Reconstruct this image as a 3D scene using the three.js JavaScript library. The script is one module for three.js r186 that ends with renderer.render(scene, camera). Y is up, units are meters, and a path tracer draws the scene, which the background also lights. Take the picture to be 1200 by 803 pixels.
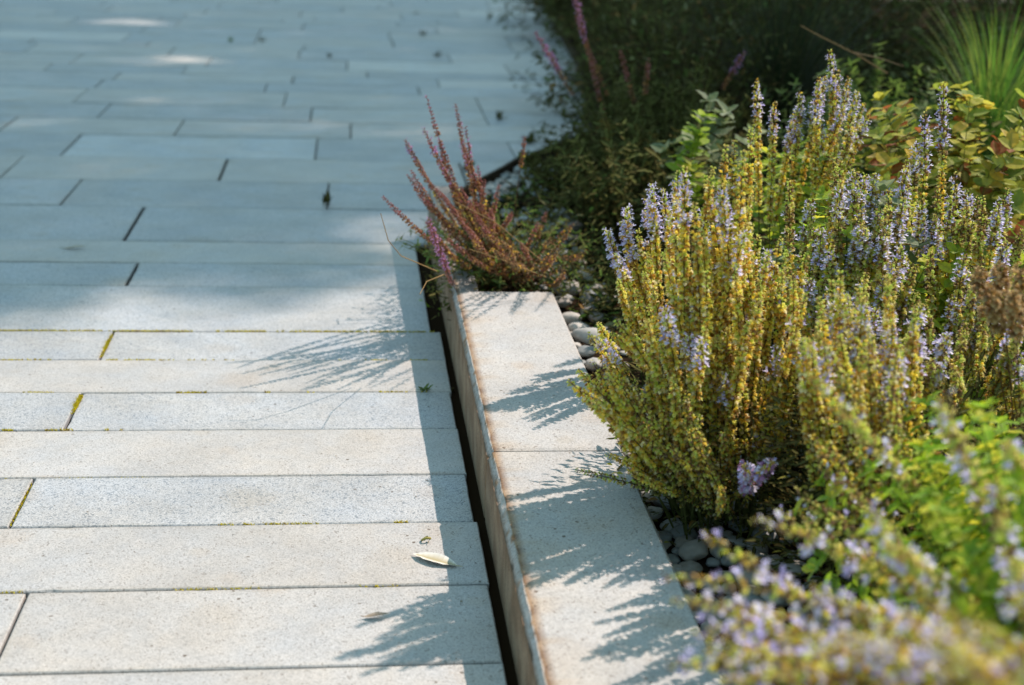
import * as THREE from 'three';
import { mergeGeometries, mergeVertices } from 'three/addons/utils/BufferGeometryUtils.js';
import { createNoise2D, createNoise3D } from 'simplex-noise';

// ---------------------------------------------------------------- camera, sky, sun, exposure
const scene = new THREE.Scene();
const V = (x, y, z) => new THREE.Vector3(x, y, z);
const PW = 1200, PH = 803, FPX = 1667, EYE = V(0, 1.2, 0);
const CR = V(0.99357777, 0.03775614, 0.10666621), CU = V(-0.00226485, 0.94913413, -0.3148639), CF = V(0.11312858, -0.31260019, -0.94312409);
const camera = new THREE.PerspectiveCamera(2 * Math.atan(PH / 2 / FPX) * 180 / Math.PI, PW / PH, 0.05, 400);
camera.position.copy(EYE);
camera.quaternion.setFromRotationMatrix(new THREE.Matrix4().makeBasis(CR, CU, CF.clone().negate()));
camera.focus = 2.85;
camera.userData.fStop = 2.9;

const SUN = V(0.585, 0.749, -0.311).normalize();
{
  const W = 128, H = 64, d = new Float32Array(W * H * 4);
  for (let j = 0; j < H; j++) for (let i = 0; i < W; i++) {
    const el = ((j + 0.5) / H - 0.5) * Math.PI, az = ((i + 0.5) / W - 0.5) * 2 * Math.PI;
    const dir = V(Math.cos(el) * Math.cos(az), Math.sin(el), Math.cos(el) * Math.sin(az));
    const up = Math.max(0, Math.sin(el)), hz = Math.pow(1 - up, 3), glow = Math.pow(Math.max(0, dir.dot(SUN)), 6) * 0.35;
    const k = 0.73;
    d.set([k * (0.39 + 0.20 * hz + glow), k * (0.66 + 0.16 * hz + glow), k * (0.81 + 0.10 * hz + glow * 0.9), 1], (j * W + i) * 4);
  }
  const sky = new THREE.DataTexture(d, W, H, THREE.RGBAFormat, THREE.FloatType);
  sky.mapping = THREE.EquirectangularReflectionMapping; sky.magFilter = THREE.LinearFilter; sky.needsUpdate = true;
  scene.background = sky; scene.environment = sky;
}
const sun = new THREE.DirectionalLight(new THREE.Color().setRGB(1, 0.835, 0.732), 5);
sun.position.copy(SUN).multiplyScalar(40);
sun.castShadow = true; sun.shadow.mapSize.set(4096, 4096);
Object.assign(sun.shadow.camera, { left: -14, right: 14, top: 14, bottom: -14, near: 1, far: 80 });
scene.add(sun); scene.add(sun.target);
const renderer = new THREE.WebGLRenderer({ antialias: true });
renderer.toneMapping = THREE.LinearToneMapping;
renderer.toneMappingExposure = 1.3;
renderer.shadowMap.enabled = true;

// ---------------------------------------------------------------- helpers
let seed = 7;
const rnd = () => { seed = (seed + 0x6D2B79F5) | 0; let t = Math.imul(seed ^ (seed >>> 15), 1 | seed); t = (t + Math.imul(t ^ (t >>> 7), 61 | t)) ^ t; return ((t ^ (t >>> 14)) >>> 0) / 4294967296; };
const rr = (a, b) => a + (b - a) * rnd();
const pick = (a) => a[Math.floor(rnd() * a.length)];
const n2 = createNoise2D(() => rnd()), n3 = createNoise3D(() => rnd());
const lerp = (a, b, t) => a + (b - a) * t, clamp = (x, a, b) => Math.min(b, Math.max(a, x));
const smooth = (a, b, x) => { const t = clamp((x - a) / (b - a), 0, 1); return t * t * (3 - 2 * t); };
const mixc = (a, b, t) => [lerp(a[0], b[0], t), lerp(a[1], b[1], t), lerp(a[2], b[2], t)];
const mulc = (a, s) => [a[0] * s, a[1] * s, a[2] * s];
const ray = (px, py) => CF.clone().addScaledVector(CR, (px - PW / 2) / FPX).addScaledVector(CU, -(py - PH / 2) / FPX);
const at = (px, py, D) => ray(px, py).multiplyScalar(D).add(EYE);               // a place seen at that distance
const on = (px, py, y) => { const r = ray(px, py); return EYE.clone().addScaledVector(r, (y - EYE.y) / r.y); };   // a place on a level
const names = {};
const numbered = (n) => { const k = names[n] = (names[n] ?? -1) + 1; return k ? n + '_' + String(k).padStart(3, '0') : n; };
function tag(o, label, category, group, kind) {
  if (label) o.userData.label = label;
  if (category) o.userData.category = category;
  if (group) o.userData.group = group;
  if (kind) o.userData.kind = kind;
  return o;
}
function thing(name, p) { const g = new THREE.Group(); g.name = numbered(name); g.position.copy(p); scene.add(g); return g; }
function part(name, geo, mat, parent) {
  const m = new THREE.Mesh(geo, mat); m.name = parent === scene ? numbered(name) : (parent.userData.n ??= {}, localName(parent, name));
  m.castShadow = m.receiveShadow = true; parent.add(m); return m;
}
const counters = new Map();
function localName(parent, name) {
  delete parent.userData.n;
  let c = counters.get(parent); if (!c) counters.set(parent, c = {});
  const k = c[name] = (c[name] ?? -1) + 1; return k ? name + '_' + String(k).padStart(3, '0') : name;
}
class Tris {                                       // triangles with a colour at each corner
  constructor() { this.p = []; this.c = []; }
  tri(a, b, c, ca, cb = ca, cc = cb) { this.p.push(a.x, a.y, a.z, b.x, b.y, b.z, c.x, c.y, c.z); this.c.push(...ca, ...cb, ...cc); }
  quad(a, b, c, d, ca, cb = ca, cc = cb, cd = cc) { this.tri(a, b, c, ca, cb, cc); this.tri(a, c, d, ca, cc, cd); }
  tube(pts, r0, r1, col, sides = 4, col2 = col) {
    const n = pts.length; let prev = null;
    for (let i = 0; i < n; i++) {
      const t = (i < n - 1 ? pts[i + 1].clone().sub(pts[i]) : pts[i].clone().sub(pts[i - 1])).normalize();
      const u = V(0.31, 0.2, 0.93).cross(t).normalize(), w = t.clone().cross(u), r = lerp(r0, r1, i / (n - 1)), ring = [];
      for (let k = 0; k < sides; k++) { const a = k / sides * 6.2832; ring.push(pts[i].clone().addScaledVector(u, r * Math.cos(a)).addScaledVector(w, r * Math.sin(a))); }
      const cb = mixc(col, col2, i / (n - 1)), ca = mixc(col, col2, Math.max(0, i - 1) / (n - 1));
      if (prev) for (let k = 0; k < sides; k++) this.quad(prev[k], prev[(k + 1) % sides], ring[(k + 1) % sides], ring[k], ca, ca, cb, cb);
      prev = ring;
    }
  }
  get empty() { return !this.p.length; }
  geo(smoothed) {
    let g = new THREE.BufferGeometry();
    g.setAttribute('position', new THREE.Float32BufferAttribute(this.p, 3));
    g.setAttribute('color', new THREE.Float32BufferAttribute(this.c, 3));
    if (smoothed) g = mergeVertices(g, 1e-5);
    g.computeVertexNormals(); return g;
  }
}
const bez = (a, b, c, t) => a.clone().multiplyScalar((1 - t) * (1 - t)).addScaledVector(b, 2 * t * (1 - t)).addScaledVector(c, t * t);

// ---------------------------------------------------------------- materials
const rep = (t) => { t.wrapS = t.wrapT = THREE.RepeatWrapping; t.magFilter = THREE.LinearFilter; t.minFilter = THREE.LinearMipmapLinearFilter; t.generateMipmaps = true; t.needsUpdate = true; return t; };
function graniteTexture(base, dark, amount, grain, contrast) {        // speckled sawn granite, one tile is 0.8 m
  const N = 1024, d = new Uint8Array(N * N * 4), h = new Uint8Array(N * N * 4);
  const f = new Float32Array(N * N);
  const cell = (s) => { const M = Math.round(N / s), g = new Float32Array(M * M); for (let i = 0; i < M * M; i++) g[i] = rnd(); return (x, y) => { const fx = x / s, fy = y / s, ix = Math.floor(fx), iy = Math.floor(fy), tx = fx - ix, ty = fy - iy, q = (a, b) => g[((b % M + M) % M) * M + (a % M + M) % M]; return lerp(lerp(q(ix, iy), q(ix + 1, iy), tx), lerp(q(ix, iy + 1), q(ix + 1, iy + 1), tx), ty); }; };
  const c1 = cell(grain), c2 = cell(grain * 2), c3 = cell(32), c4 = cell(128), c5 = cell(2);
  for (let y = 0; y < N; y++) for (let x = 0; x < N; x++) {
    const i = y * N + x, a = c1(x, y), b = c2(x + 3, y + 7), e = c5(x, y);
    let v = 1 + contrast * (a - 0.5) + contrast * 0.6 * (b - 0.5) + contrast * 0.5 * (e - 0.5);
    const sp = smooth(1 - amount, 1 - amount + 0.10, a * 0.62 + b * 0.38);
    v *= 1 + 0.07 * (c3(x, y) - 0.5) + 0.20 * (c4(x, y) - 0.5);
    f[i] = v;
    const warm = c4(x + 300, y + 90) - 0.5 + 0.6 * (c3(y, x) - 0.5);
    for (let k = 0; k < 3; k++) {
      const lin = lerp(base[k] * v, dark[k], sp * 0.75) * (1 + warm * [0.05, -0.01, -0.09][k]);
      d[i * 4 + k] = clamp(255 * (lin <= 0.0031308 ? lin * 12.92 : 1.055 * Math.pow(lin, 1 / 2.4) - 0.055), 0, 255);
      h[i * 4 + k] = clamp(150 + 120 * (v - 1) - 70 * sp, 0, 255);
    }
    d[i * 4 + 3] = h[i * 4 + 3] = 255;
  }
  const spot = (cx, cy, r, f, tint) => { for (let y = -r; y <= r; y++) for (let x = -r; x <= r; x++) { const q = Math.hypot(x, y) / r + 0.35 * n2((cx + x) * 0.11, (cy + y) * 0.11); if (q > 1) continue; const i = (((cy + y + N) % N) * N + (cx + x + N) % N) * 4, m = f * smooth(1, 0.55, q); for (let k = 0; k < 3; k++) d[i + k] *= 1 - m * tint[k]; } };
  for (let k = 0; k < 46; k++) spot(Math.floor(rnd() * N), Math.floor(rnd() * N), Math.round(rr(2, 5)), rr(0.25, 0.6), [0.8, 0.9, 1]);
  for (let k = 0; k < 9; k++) spot(Math.floor(rnd() * N), Math.floor(rnd() * N), Math.round(rr(30, 90)), rr(0.02, 0.05), pick([[0.6, 1, 1.6], [1, 1, 1], [0.3, 0.9, 1.5]]));
  const map = new THREE.DataTexture(d, N, N); map.colorSpace = THREE.SRGBColorSpace; rep(map);
  const bump = rep(new THREE.DataTexture(h, N, N));
  return { map, bump };
}
const gWarm = graniteTexture([0.416, 0.410, 0.399], [0.18, 0.165, 0.15], 0.36, 3, 0.48);
const gBlue = graniteTexture([0.410, 0.410, 0.406], [0.11, 0.125, 0.14], 0.42, 3, 0.72);
const stoneMat = (g) => new THREE.MeshStandardMaterial({ map: g.map, bumpMap: g.bump, bumpScale: 0.0010, roughness: 0.5, vertexColors: true });
const M = {
  warm: stoneMat(gWarm), blue: stoneMat(gBlue),
  kerb: new THREE.MeshStandardMaterial({ map: gWarm.map, bumpMap: gWarm.bump, bumpScale: 0.001, roughness: 0.85, vertexColors: true }),
  bed: new THREE.MeshPhysicalMaterial({ color: new THREE.Color().setRGB(0.020, 0.012, 0.006), roughness: 1, specularIntensity: 0.05 }),
  soil: new THREE.MeshPhysicalMaterial({ roughness: 1, vertexColors: true, specularIntensity: 0.05 }),
  pebble: new THREE.MeshStandardMaterial({ vertexColors: true, roughness: 0.7 }),
  spike: new THREE.MeshPhysicalMaterial({ vertexColors: true, roughness: 0.95, transmission: 0.52, thickness: 0, side: THREE.DoubleSide, specularIntensity: 0.25 }),
  petal: new THREE.MeshPhysicalMaterial({ vertexColors: true, roughness: 0.95, transmission: 0.35, thickness: 0, side: THREE.DoubleSide, specularIntensity: 0.25 }),
  leaf: new THREE.MeshPhysicalMaterial({ vertexColors: true, roughness: 0.95, transmission: 0.58, thickness: 0, side: THREE.DoubleSide, specularIntensity: 0.3, clearcoat: 0.12, clearcoatRoughness: 0.35 }),
  dull: new THREE.MeshPhysicalMaterial({ vertexColors: true, roughness: 0.97, transmission: 0.2, thickness: 0, side: THREE.DoubleSide, specularIntensity: 0.06 }),
  stem: new THREE.MeshPhysicalMaterial({ vertexColors: true, roughness: 0.85, specularIntensity: 0.2, side: THREE.DoubleSide }),
  bark: new THREE.MeshStandardMaterial({ color: new THREE.Color().setRGB(0.09, 0.065, 0.045), roughness: 0.95 }),
  dry: new THREE.MeshStandardMaterial({ vertexColors: true, roughness: 0.75, side: THREE.DoubleSide }),
};

// ---------------------------------------------------------------- the setting: ground, paving, kerb, planting bed
const kerbTop = (z) => 0.122 + 0.0206 * (-z - 1.92);
const KX = 0.265, KW = 0.268, KEND = -3.58, CORNER = -4.78;     // kerb line, width, where the wide kerb ends, the bed's corner
const bedY = (z) => z > CORNER ? kerbTop(z) - 0.05 : lerp(kerbTop(CORNER) - 0.05, 0.075, smooth(CORNER, CORNER - 1.2, z));
const EDGE = [[0.31, CORNER], [0.68, -5.85], [1.12, -6.6], [1.45, -9], [1.95, -15.2]];       // the bed's edge behind the corner
const farEdge = (z) => { let i = 1; while (i < EDGE.length - 1 && z < EDGE[i][1]) i++; const [a, b] = [EDGE[i - 1], EDGE[i]]; return lerp(a[0], b[0], (z - a[1]) / (b[1] - a[1])); };
{
  const g = new THREE.PlaneGeometry(360, 360, 1, 1); g.rotateX(-Math.PI / 2); g.translate(0, -0.06, -60);
  const ground = part('ground', g, new THREE.MeshStandardMaterial({ color: new THREE.Color().setRGB(0.10, 0.095, 0.07), roughness: 1 }), scene); tag(ground, 0, 0, 0, 'structure');
}
function slabGeo(x0, x1, z0, z1, tint) {          // a sawn slab with worn edges, uv in metres / 0.8
  const T = 0.05, ch = 0.0022, P = [], C = [], U = [], I = [], ou = rnd(), ov = rnd();
  const tx = rr(-0.0012, 0.0012), tz = rr(-0.0012, 0.0012), ty = rr(-0.0012, 0.0008), cx = (x0 + x1) / 2, cz = (z0 + z1) / 2;
  const rim = [], nx = Math.max(6, Math.round((x1 - x0) / 0.02)), nz = Math.max(4, Math.round((z1 - z0) / 0.03));
  for (let i = 0; i < nx; i++) rim.push([lerp(x0, x1, i / nx), z1, 0, 1]);
  for (let i = 0; i < nz; i++) rim.push([x1, lerp(z1, z0, i / nz), 1, 0]);
  for (let i = 0; i < nx; i++) rim.push([lerp(x1, x0, i / nx), z0, 0, -1]);
  for (let i = 0; i < nz; i++) rim.push([x0, lerp(z0, z1, i / nz), -1, 0]);
  const n = rim.length, s0 = rnd() * 99;
  const put = (x, y, z, c) => { P.push(x, y, z); C.push(...(c.length ? [tint[0] * c[0], tint[1] * c[1], tint[2] * c[2]] : mulc(tint, c))); U.push(x / 0.8 + ou, z / 0.8 + ov); };
  const Y = (x, z) => ty + tx * (x - cx) / 0.4 + tz * (z - cz) / 0.15;
  put(cx, Y(cx, cz), cz, 1);
  for (const [x, z, dx, dz] of rim) {
    const chip = 0.0006 * n2(x * 60 + s0, z * 60) + Math.max(0, n2(x * 22 + s0, z * 22) - 0.72) * 0.012, c = ch + Math.max(0, chip);
    const gr = 0.014, xi = clamp(x, x0 + gr, x1 - gr), zi = clamp(z, z0 + gr, z1 - gr), dirt = 1 - 0.10 * smooth(-0.3, 0.8, n2(x * 5 - s0, z * 5)) - 0.10 * Math.max(0, n2(x * 17, z * 17 + s0));
    put(xi, Y(xi, zi), zi, 1);
    put(clamp(x - dx * c, x0 + c, x1 - c), Y(x, z), clamp(z - dz * c, z0 + c, z1 - c), [dirt, dirt * 0.985, dirt * 0.95]);
    put(x - dx * chip * 0.5, Y(x, z) - c, z - dz * chip * 0.5, 0.9);
    put(x - dx * chip * 0.5, -T, z - dz * chip * 0.5, 0.6);
  }
  for (let i = 0; i < n; i++) {
    const a = 1 + i * 4, b = 1 + ((i + 1) % n) * 4;
    I.push(0, a, b); for (let k = 0; k < 3; k++) I.push(a + k, a + k + 1, b + k + 1, a + k, b + k + 1, b + k);
  }
  const g = new THREE.BufferGeometry();
  g.setAttribute('position', new THREE.Float32BufferAttribute(P, 3)); g.setAttribute('color', new THREE.Float32BufferAttribute(C, 3)); g.setAttribute('uv', new THREE.Float32BufferAttribute(U, 2));
  g.setIndex(I);
  const f = g.toNonIndexed(); f.computeVertexNormals(); return f;
}
const pavement = new THREE.Group(); pavement.name = 'pavement'; scene.add(pavement); tag(pavement, 0, 0, 0, 'structure');
{
  const gb = new THREE.BoxGeometry(12, 0.03, 20); gb.translate(-4.6, -0.028, -8);
  part('joint_bed', gb, M.bed, pavement);
  // far edge of each course along the path, then one joint of each course that the picture fixes
  const Z = [-1.70, -1.99, -2.256, -2.513, -2.742, -3.002, -3.238, -3.474, -3.711, -4.146, -4.413, -4.681, -5.189, -5.655, -6.11, -6.639, -7.083, -7.531, -8.036, -8.381, -8.70, -9.0];
  const J = [[-0.62, 99], [-0.55, 99], [-0.73, 99], [-0.637, 99], [-0.82, 99], [-0.628, 99], [-0.92, 99], [-0.629, 99], [-1.06, 99], [-0.663, 99], [-1.2, 99], [-0.747, 99], [-1.048, -0.087], [-0.524], [-1.218], [0.0, 0.904], [-1.227, -0.2], [-0.352, 0.696], [-1.4, -0.479], [-1.353, -0.339], [-1.0, 0.1]];
  // joint index k belongs to the course between Z[k] and Z[k+1]
  const tone = ['w', 'w', 'w', 'b', 'w', 'b', 'w', 'b', 'b', 'b', 'w', 'b', 'b', 'w', 'b', 'w', 'b', 'w', 'b'];
  const zz = [-0.7, -0.95, -1.2, -1.45, ...Z]; const jj = [[-0.8, 99], [-0.6, 99], [-0.7, 99], [-0.5, 99], ...J];
  // the fixed joints above start with the course -1.70 .. -1.99
  while (zz.at(-1) > -17.5) { zz.push(zz.at(-1) - pick([0.25, 0.5, 0.5])); jj.push([rr(-1.2, -0.2)]); }
  const END = [0.246, 0.245, 0.248, 0.244, 0.247, 0.242, 0.246, 0.247, 0.242, 0.246, 0.238, 0.244, 0.243];
  const bold = { 9: 1, 10: 1, 11: 1, 8: 0, 14: 1, 15: 1, 17: 1, 20: 1 };
  for (let k = 0; k < zz.length - 1; k++) {
    const z1 = zz[k], z0 = zz[k + 1], q = k - 4, joints = jj[k] || [rr(-1, 0)];
    const right = z1 > CORNER + 0.1 ? (q >= 8 ? 0.221 : END[(q + 13) % 13]) : farEdge(z0) + 0.03;
    let xs = joints.filter((x) => x < 50); const whole = joints.includes(99);      // 99: one slab runs on to the kerb
    const left = -2.2 + z0 * 0.24;
    for (let x = xs[0]; x > left;) { x -= rr(0.78, 1.08); xs.unshift(x); }
    for (let x = xs.at(-1); !whole;) { x += rr(0.84, 1.08); if (x > right - 0.3) break; xs.push(x); }
    xs.push(right);
    for (let i = 0; i < xs.length - 1; i++) {
      const far = z1 < -9.5, t = tone[q] ?? (rnd() < 0.5 ? 'w' : 'b'), mk = rnd() < 0.12 && q > 9 ? (t === 'w' ? 'b' : 'w') : t;
      const v = rr(0.94, 1.05) * (q > 13 && rnd() < 0.12 ? 1.16 : 1), tint = mk === 'w' ? [v, v, v * 0.995] : [v * 0.97, v, v * 1.03];
      const gx = q > 14 ? rr(0.003, 0.005) : q > 7 ? (rnd() < 0.4 ? 0.008 : 0.0035) : 0.0036, gz = q === 2 ? 0.0058 : q > 7 ? (bold[q] ? 0.009 : 0.003) : [0, 3].includes(q) ? 0.0038 : rr(0.0014, 0.003);
      part('paving_slab', slabGeo(xs[i] + gx, xs[i + 1] - (i === xs.length - 2 ? rr(0, 0.004) : gx * 0.6), z0 + gz, z1 - 0.0012, tint), mk === 'w' ? M.warm : M.blue, pavement);
      if (far && i === 0) seed += 3;
    }
  }
}
// ---- kerb: long granite stones with a sawn face, a chamfered arris and rust stains
const kerb = new THREE.Group(); kerb.name = 'kerb'; scene.add(kerb); tag(kerb, 0, 0, 0, 'structure');
function kerbStone(zn, zf, width, x0 = KX) {       // from zn (near) back to zf
  const prof = [[0, -0.09, 0], [0, -0.03, 0.1], [0, 0.25, 0.2], [0, 0.5, 0.3], [0, 0.8, 0.4], [0, 1, 0.5], [0.0015, 1.02, 0.6], [0.0055, 1.5, 0.7], [0.010, 2, 0.8], [0.0135, 2.05, 0.9], [0.030, 2.05, 1], [0.07, 2.05, 1.1], [width * 0.5, 2.05, 1.2], [width - 0.006, 2.05, 1.3], [width, 1.9, 1.4], [width, -0.1, 1.5]];
  const n = Math.max(8, Math.round((zn - zf) / 0.008)), P = [], C = [], U = [], I = [], m = prof.length, ou = rnd(), ov = rnd();
  for (let i = 0; i <= n; i++) {
    const e = Math.min(i, n - i) * 0.008, bev = e < 0.004 ? 0.003 : 0;
    const z = lerp(zn, zf, i / n), top = kerbTop(z), ch = 0.014;
    for (let j = 0; j < m; j++) {
      let [x, f, s] = prof[j], y;
      if (f <= 1) y = f < 0 ? f : (top - ch) * f; else if (f < 2.04 && j < 9) y = top - ch + ch * (f - 1) * 0.93; else y = j === 14 ? top - 0.006 : j === 15 ? -0.09 : top;
      const rough = 0.0008 * n2(z * 30 + j * 0.4, j * 0.5) + 0.004 * Math.max(0, n2(z * 11 + 40, j * 0.3) - 0.35);
      if (j > 3 && j < 10) { x += Math.max(-0.0006, rough); y -= Math.max(0, rough) * 0.7; }
      if (bev) { y -= j > 5 ? bev : 0; x += j < 9 ? bev : 0; }
      P.push(x0 + x, y, z); U.push((x + (f <= 1 ? y : 0.3)) / 0.8 + ou, z / 0.8 + ov);
      // lasting stains: rust along both arrises and running down the face
      const streak = smooth(-0.2, 0.7, n2(z * 55, 3) * 0.7 + n2(z * 160, 9) * 0.5), blot = n2(z * 9, j * 0.4 + 20);
      let c = [1, 0.99, 0.97];
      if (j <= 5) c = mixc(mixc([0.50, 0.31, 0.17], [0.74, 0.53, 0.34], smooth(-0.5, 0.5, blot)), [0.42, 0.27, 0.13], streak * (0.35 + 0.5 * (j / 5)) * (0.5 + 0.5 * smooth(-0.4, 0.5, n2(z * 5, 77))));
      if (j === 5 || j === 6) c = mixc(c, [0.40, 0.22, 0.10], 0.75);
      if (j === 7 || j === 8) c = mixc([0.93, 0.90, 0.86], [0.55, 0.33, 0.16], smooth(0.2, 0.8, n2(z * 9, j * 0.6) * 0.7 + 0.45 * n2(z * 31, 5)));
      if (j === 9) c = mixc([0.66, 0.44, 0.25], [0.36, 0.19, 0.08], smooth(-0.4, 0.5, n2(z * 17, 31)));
      if (j === 10) c = mixc([0.98, 0.97, 0.95], [0.88, 0.70, 0.50], 0.4 * smooth(-0.1, 0.8, n2(z * 20, 13)));
      if (j > 10) c = mulc([0.98, 0.985, 0.98], 1 + 0.05 * n2(z * 6, j * 2));
      C.push(...c);
    }
  }
  for (let i = 0; i < n; i++) for (let j = 0; j < m - 1; j++) { const a = i * m + j, b = a + m; I.push(a, a + 1, b + 1, a, b + 1, b); }
  for (let j = 1; j < m - 1; j++) { I.push(0, j + 1, j); const q = n * m; I.push(q, q + j, q + j + 1); }
  const g = new THREE.BufferGeometry();
  g.setAttribute('position', new THREE.Float32BufferAttribute(P, 3)); g.setAttribute('color', new THREE.Float32BufferAttribute(C, 3)); g.setAttribute('uv', new THREE.Float32BufferAttribute(U, 2)); g.setIndex(I);
  const f = g.toNonIndexed(); f.computeVertexNormals(); return f;
}
part('kerb_stone', kerbStone(-0.52, -1.53, KW), M.kerb, kerb);
part('kerb_stone', kerbStone(-1.5325, -2.546, KW), M.kerb, kerb);
part('kerb_stone', kerbStone(-2.5495, KEND, KW), M.kerb, kerb);
part('kerb_stone', kerbStone(KEND - 0.003, CORNER, 0.05), M.kerb, kerb);
{ // thin weathered edging that bounds the bed behind the corner
  const P = []; for (const [i, n] of [[1, 22], [2, 16], [3, 30], [4, 60]]) for (let k = 0; k < n; k++) P.push([lerp(EDGE[i - 1][0], EDGE[i][0], k / n), lerp(EDGE[i - 1][1], EDGE[i][1], k / n)]);
  const t = new Tris(), c = [0.05, 0.035, 0.022];
  for (let i = 0; i < P.length - 1; i++) {
    const [[x0, z0], [x1, z1]] = [P[i], P[i + 1]], y0 = bedY(z0) - 0.005, y1 = bedY(z1) - 0.005, w = 0.014;
    t.quad(V(x0, -0.03, z0), V(x1, -0.03, z1), V(x1, y1, z1), V(x0, y0, z0), c); t.quad(V(x0, y0, z0), V(x1, y1, z1), V(x1 + w, y1, z1), V(x0 + w, y0, z0), mulc(c, 1.2)); t.quad(V(x0 + w, -0.03, z0), V(x1 + w, -0.03, z1), V(x1 + w, y1, z1), V(x0 + w, y0, z0), c);
  }
  part('edging', t.geo(), M.stem, kerb);
}
{ // gutter strip between slabs and kerb
  const g = new THREE.BoxGeometry(0.06, 0.02, 4.6); g.translate(0.245, -0.075, -2.6);
  part('gutter', g, M.bed, kerb);
}
// ---- soil of the bed
const soilY = (x, z) => bedY(z) - 0.03 + 0.012 * n2(x * 5, z * 5) + 0.006 * n2(x * 19, z * 19) + 0.05 * smooth(0.9, 2.2, x);
{
  const P = [], C = [], I = [], nx = 110, nz = 180; 
  for (let j = 0; j <= nz; j++) for (let i = 0; i <= nx; i++) {
    const z = lerp(0.6, -15, j / nz), x0 = z > KEND ? KX + KW - 0.01 : z > CORNER ? KX + 0.045 : farEdge(z) + 0.008, x = lerp(x0, 7.5, Math.pow(i / nx, 1.6));
    const v = 0.7 + 0.5 * rnd() + 0.3 * n2(x * 8, z * 8); P.push(x, soilY(x, z), z); C.push(0.022 * v, 0.014 * v, 0.008 * v);
  }
  for (let j = 0; j < nz; j++) for (let i = 0; i < nx; i++) { const a = j * (nx + 1) + i, b = a + nx + 1; I.push(a, a + 1, b + 1, a, b + 1, b); }
  const g = new THREE.BufferGeometry(); g.setAttribute('position', new THREE.Float32BufferAttribute(P, 3)); g.setAttribute('color', new THREE.Float32BufferAttribute(C, 3)); g.setIndex(I); g.computeVertexNormals();
  tag(part('soil', g, M.soil, scene), 0, 0, 0, 'structure');
}
// ---- river pebbles of the bed
const pebbleBed = new THREE.Group(); pebbleBed.name = 'pebble_bed'; scene.add(pebbleBed); tag(pebbleBed, 0, 0, 0, 'structure');
{
  const variants = [];
  for (let k = 0; k < 12; k++) {
    const g0 = new THREE.IcosahedronGeometry(1, 3); g0.deleteAttribute('uv'); g0.deleteAttribute('normal');
    const g = mergeVertices(g0, 1e-4), p = g.attributes.position, c = [], base = pick([[0.34, 0.35, 0.34], [0.42, 0.42, 0.40], [0.27, 0.29, 0.29], [0.47, 0.455, 0.42], [0.33, 0.31, 0.28]]);
    const sx = rr(0.85, 1.1), sz = rr(0.62, 0.9), sy = rr(0.42, 0.62);
    for (let i = 0; i < p.count; i++) {
      const x = p.getX(i), y = p.getY(i), z = p.getZ(i), d = 1 + 0.13 * n3(x * 0.9 + k * 7, y * 0.9, z * 0.9) + 0.03 * n3(x * 3, y * 3 + k, z * 3);
      p.setXYZ(i, x * d * sx, y * d * sy, z * d * sz);
      c.push(...mulc(base, 0.82 + 0.13 * n3(x * 2.5, y * 2.5, z * 2.5 + k) + 0.08 * n3(x * 9, y * 9, z * 9 + k)));
    }
    g.setAttribute('color', new THREE.Float32BufferAttribute(c, 3)); g.computeVertexNormals(); variants.push(g);
  }
  const placed = [];
  const put = (x, z, s, turn, lift = 0, flat = 1) => {
    const m = part('pebble', variants[placed.length % 12], M.pebble, pebbleBed);
    m.position.set(x, soilY(x, z) + 0.34 * s * flat + lift, z); m.rotation.set(rr(-0.25, 0.25), turn, rr(-0.25, 0.25)); m.scale.set(s, s * flat, s); placed.push([x, z, s * 0.8]);
  };
  const hero = [[786, 590, 46], [790, 611, 30], [801, 620, 40], [803, 635, 32], [812, 651, 42], [794, 645, 16], [811, 603, 16], [832, 612, 34], [855, 602, 30], [838, 592, 18], [776, 563, 18], [842, 632, 30], [836, 657, 20], [866, 630, 26], [812, 674, 32], [850, 672, 30],
    [665, 340, 38], [695, 347, 36], [657, 354, 26], [659, 362, 14], [668, 374, 28], [688, 368, 16], [680, 384, 32], [692, 395, 38], [686, 413, 26], [713, 351, 26], [706, 386, 26], [716, 405, 26], [640, 349, 14],
    [632, 224, 30], [652, 217, 30], [657, 250, 32], [641, 246, 24], [668, 264, 30], [668, 235, 30], [630, 262, 26], [646, 268, 26]];
  for (const [px, py, w] of hero) { const r = ray(px, py), p0 = on(px, py, 0.11); const p = on(px, py, bedY(p0.z) - 0.015), D = p.clone().sub(EYE).dot(CF); put(p.x, p.z, w * D / FPX / 2, rr(-0.5, 0.5)); }
  for (let k = 0; k < 2600 && placed.length < 330; k++) {
    const z = rr(-5.75, -1.35), edge = z > KEND ? KX + KW : z > CORNER ? 0.5 : farEdge(z) + 0.03, x = edge + 0.015 + Math.pow(rnd(), 1.7) * (z < CORNER ? 0.16 : z < -3.6 ? 0.2 : 0.42), s = rr(0.012, 0.034);
    if (placed.some(([a, b, t]) => Math.hypot(a - x, b - z) < (t + s) * 0.86)) continue;
    if (x - s * 0.9 < edge) continue;
    put(x, z, s, rr(0, 6.3), rr(-0.006, 0.002));
  }
  for (let k = 0, n = 0; k < 1500 && n < 110; k++) {          // they lie closest together beside the kerb
    const z = rr(-2.75, -1.45), x = KX + KW + 0.012 + Math.pow(rnd(), 1.3) * 0.26, s = rr(0.014, 0.032);
    if (x - s < KX + KW || placed.some(([a, b, t]) => Math.hypot(a - x, b - z) < (t + s) * 0.66)) continue;
    put(x, z, s, rr(0, 6.3), rr(-0.004, 0.006)); n++;
  }
}

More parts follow.
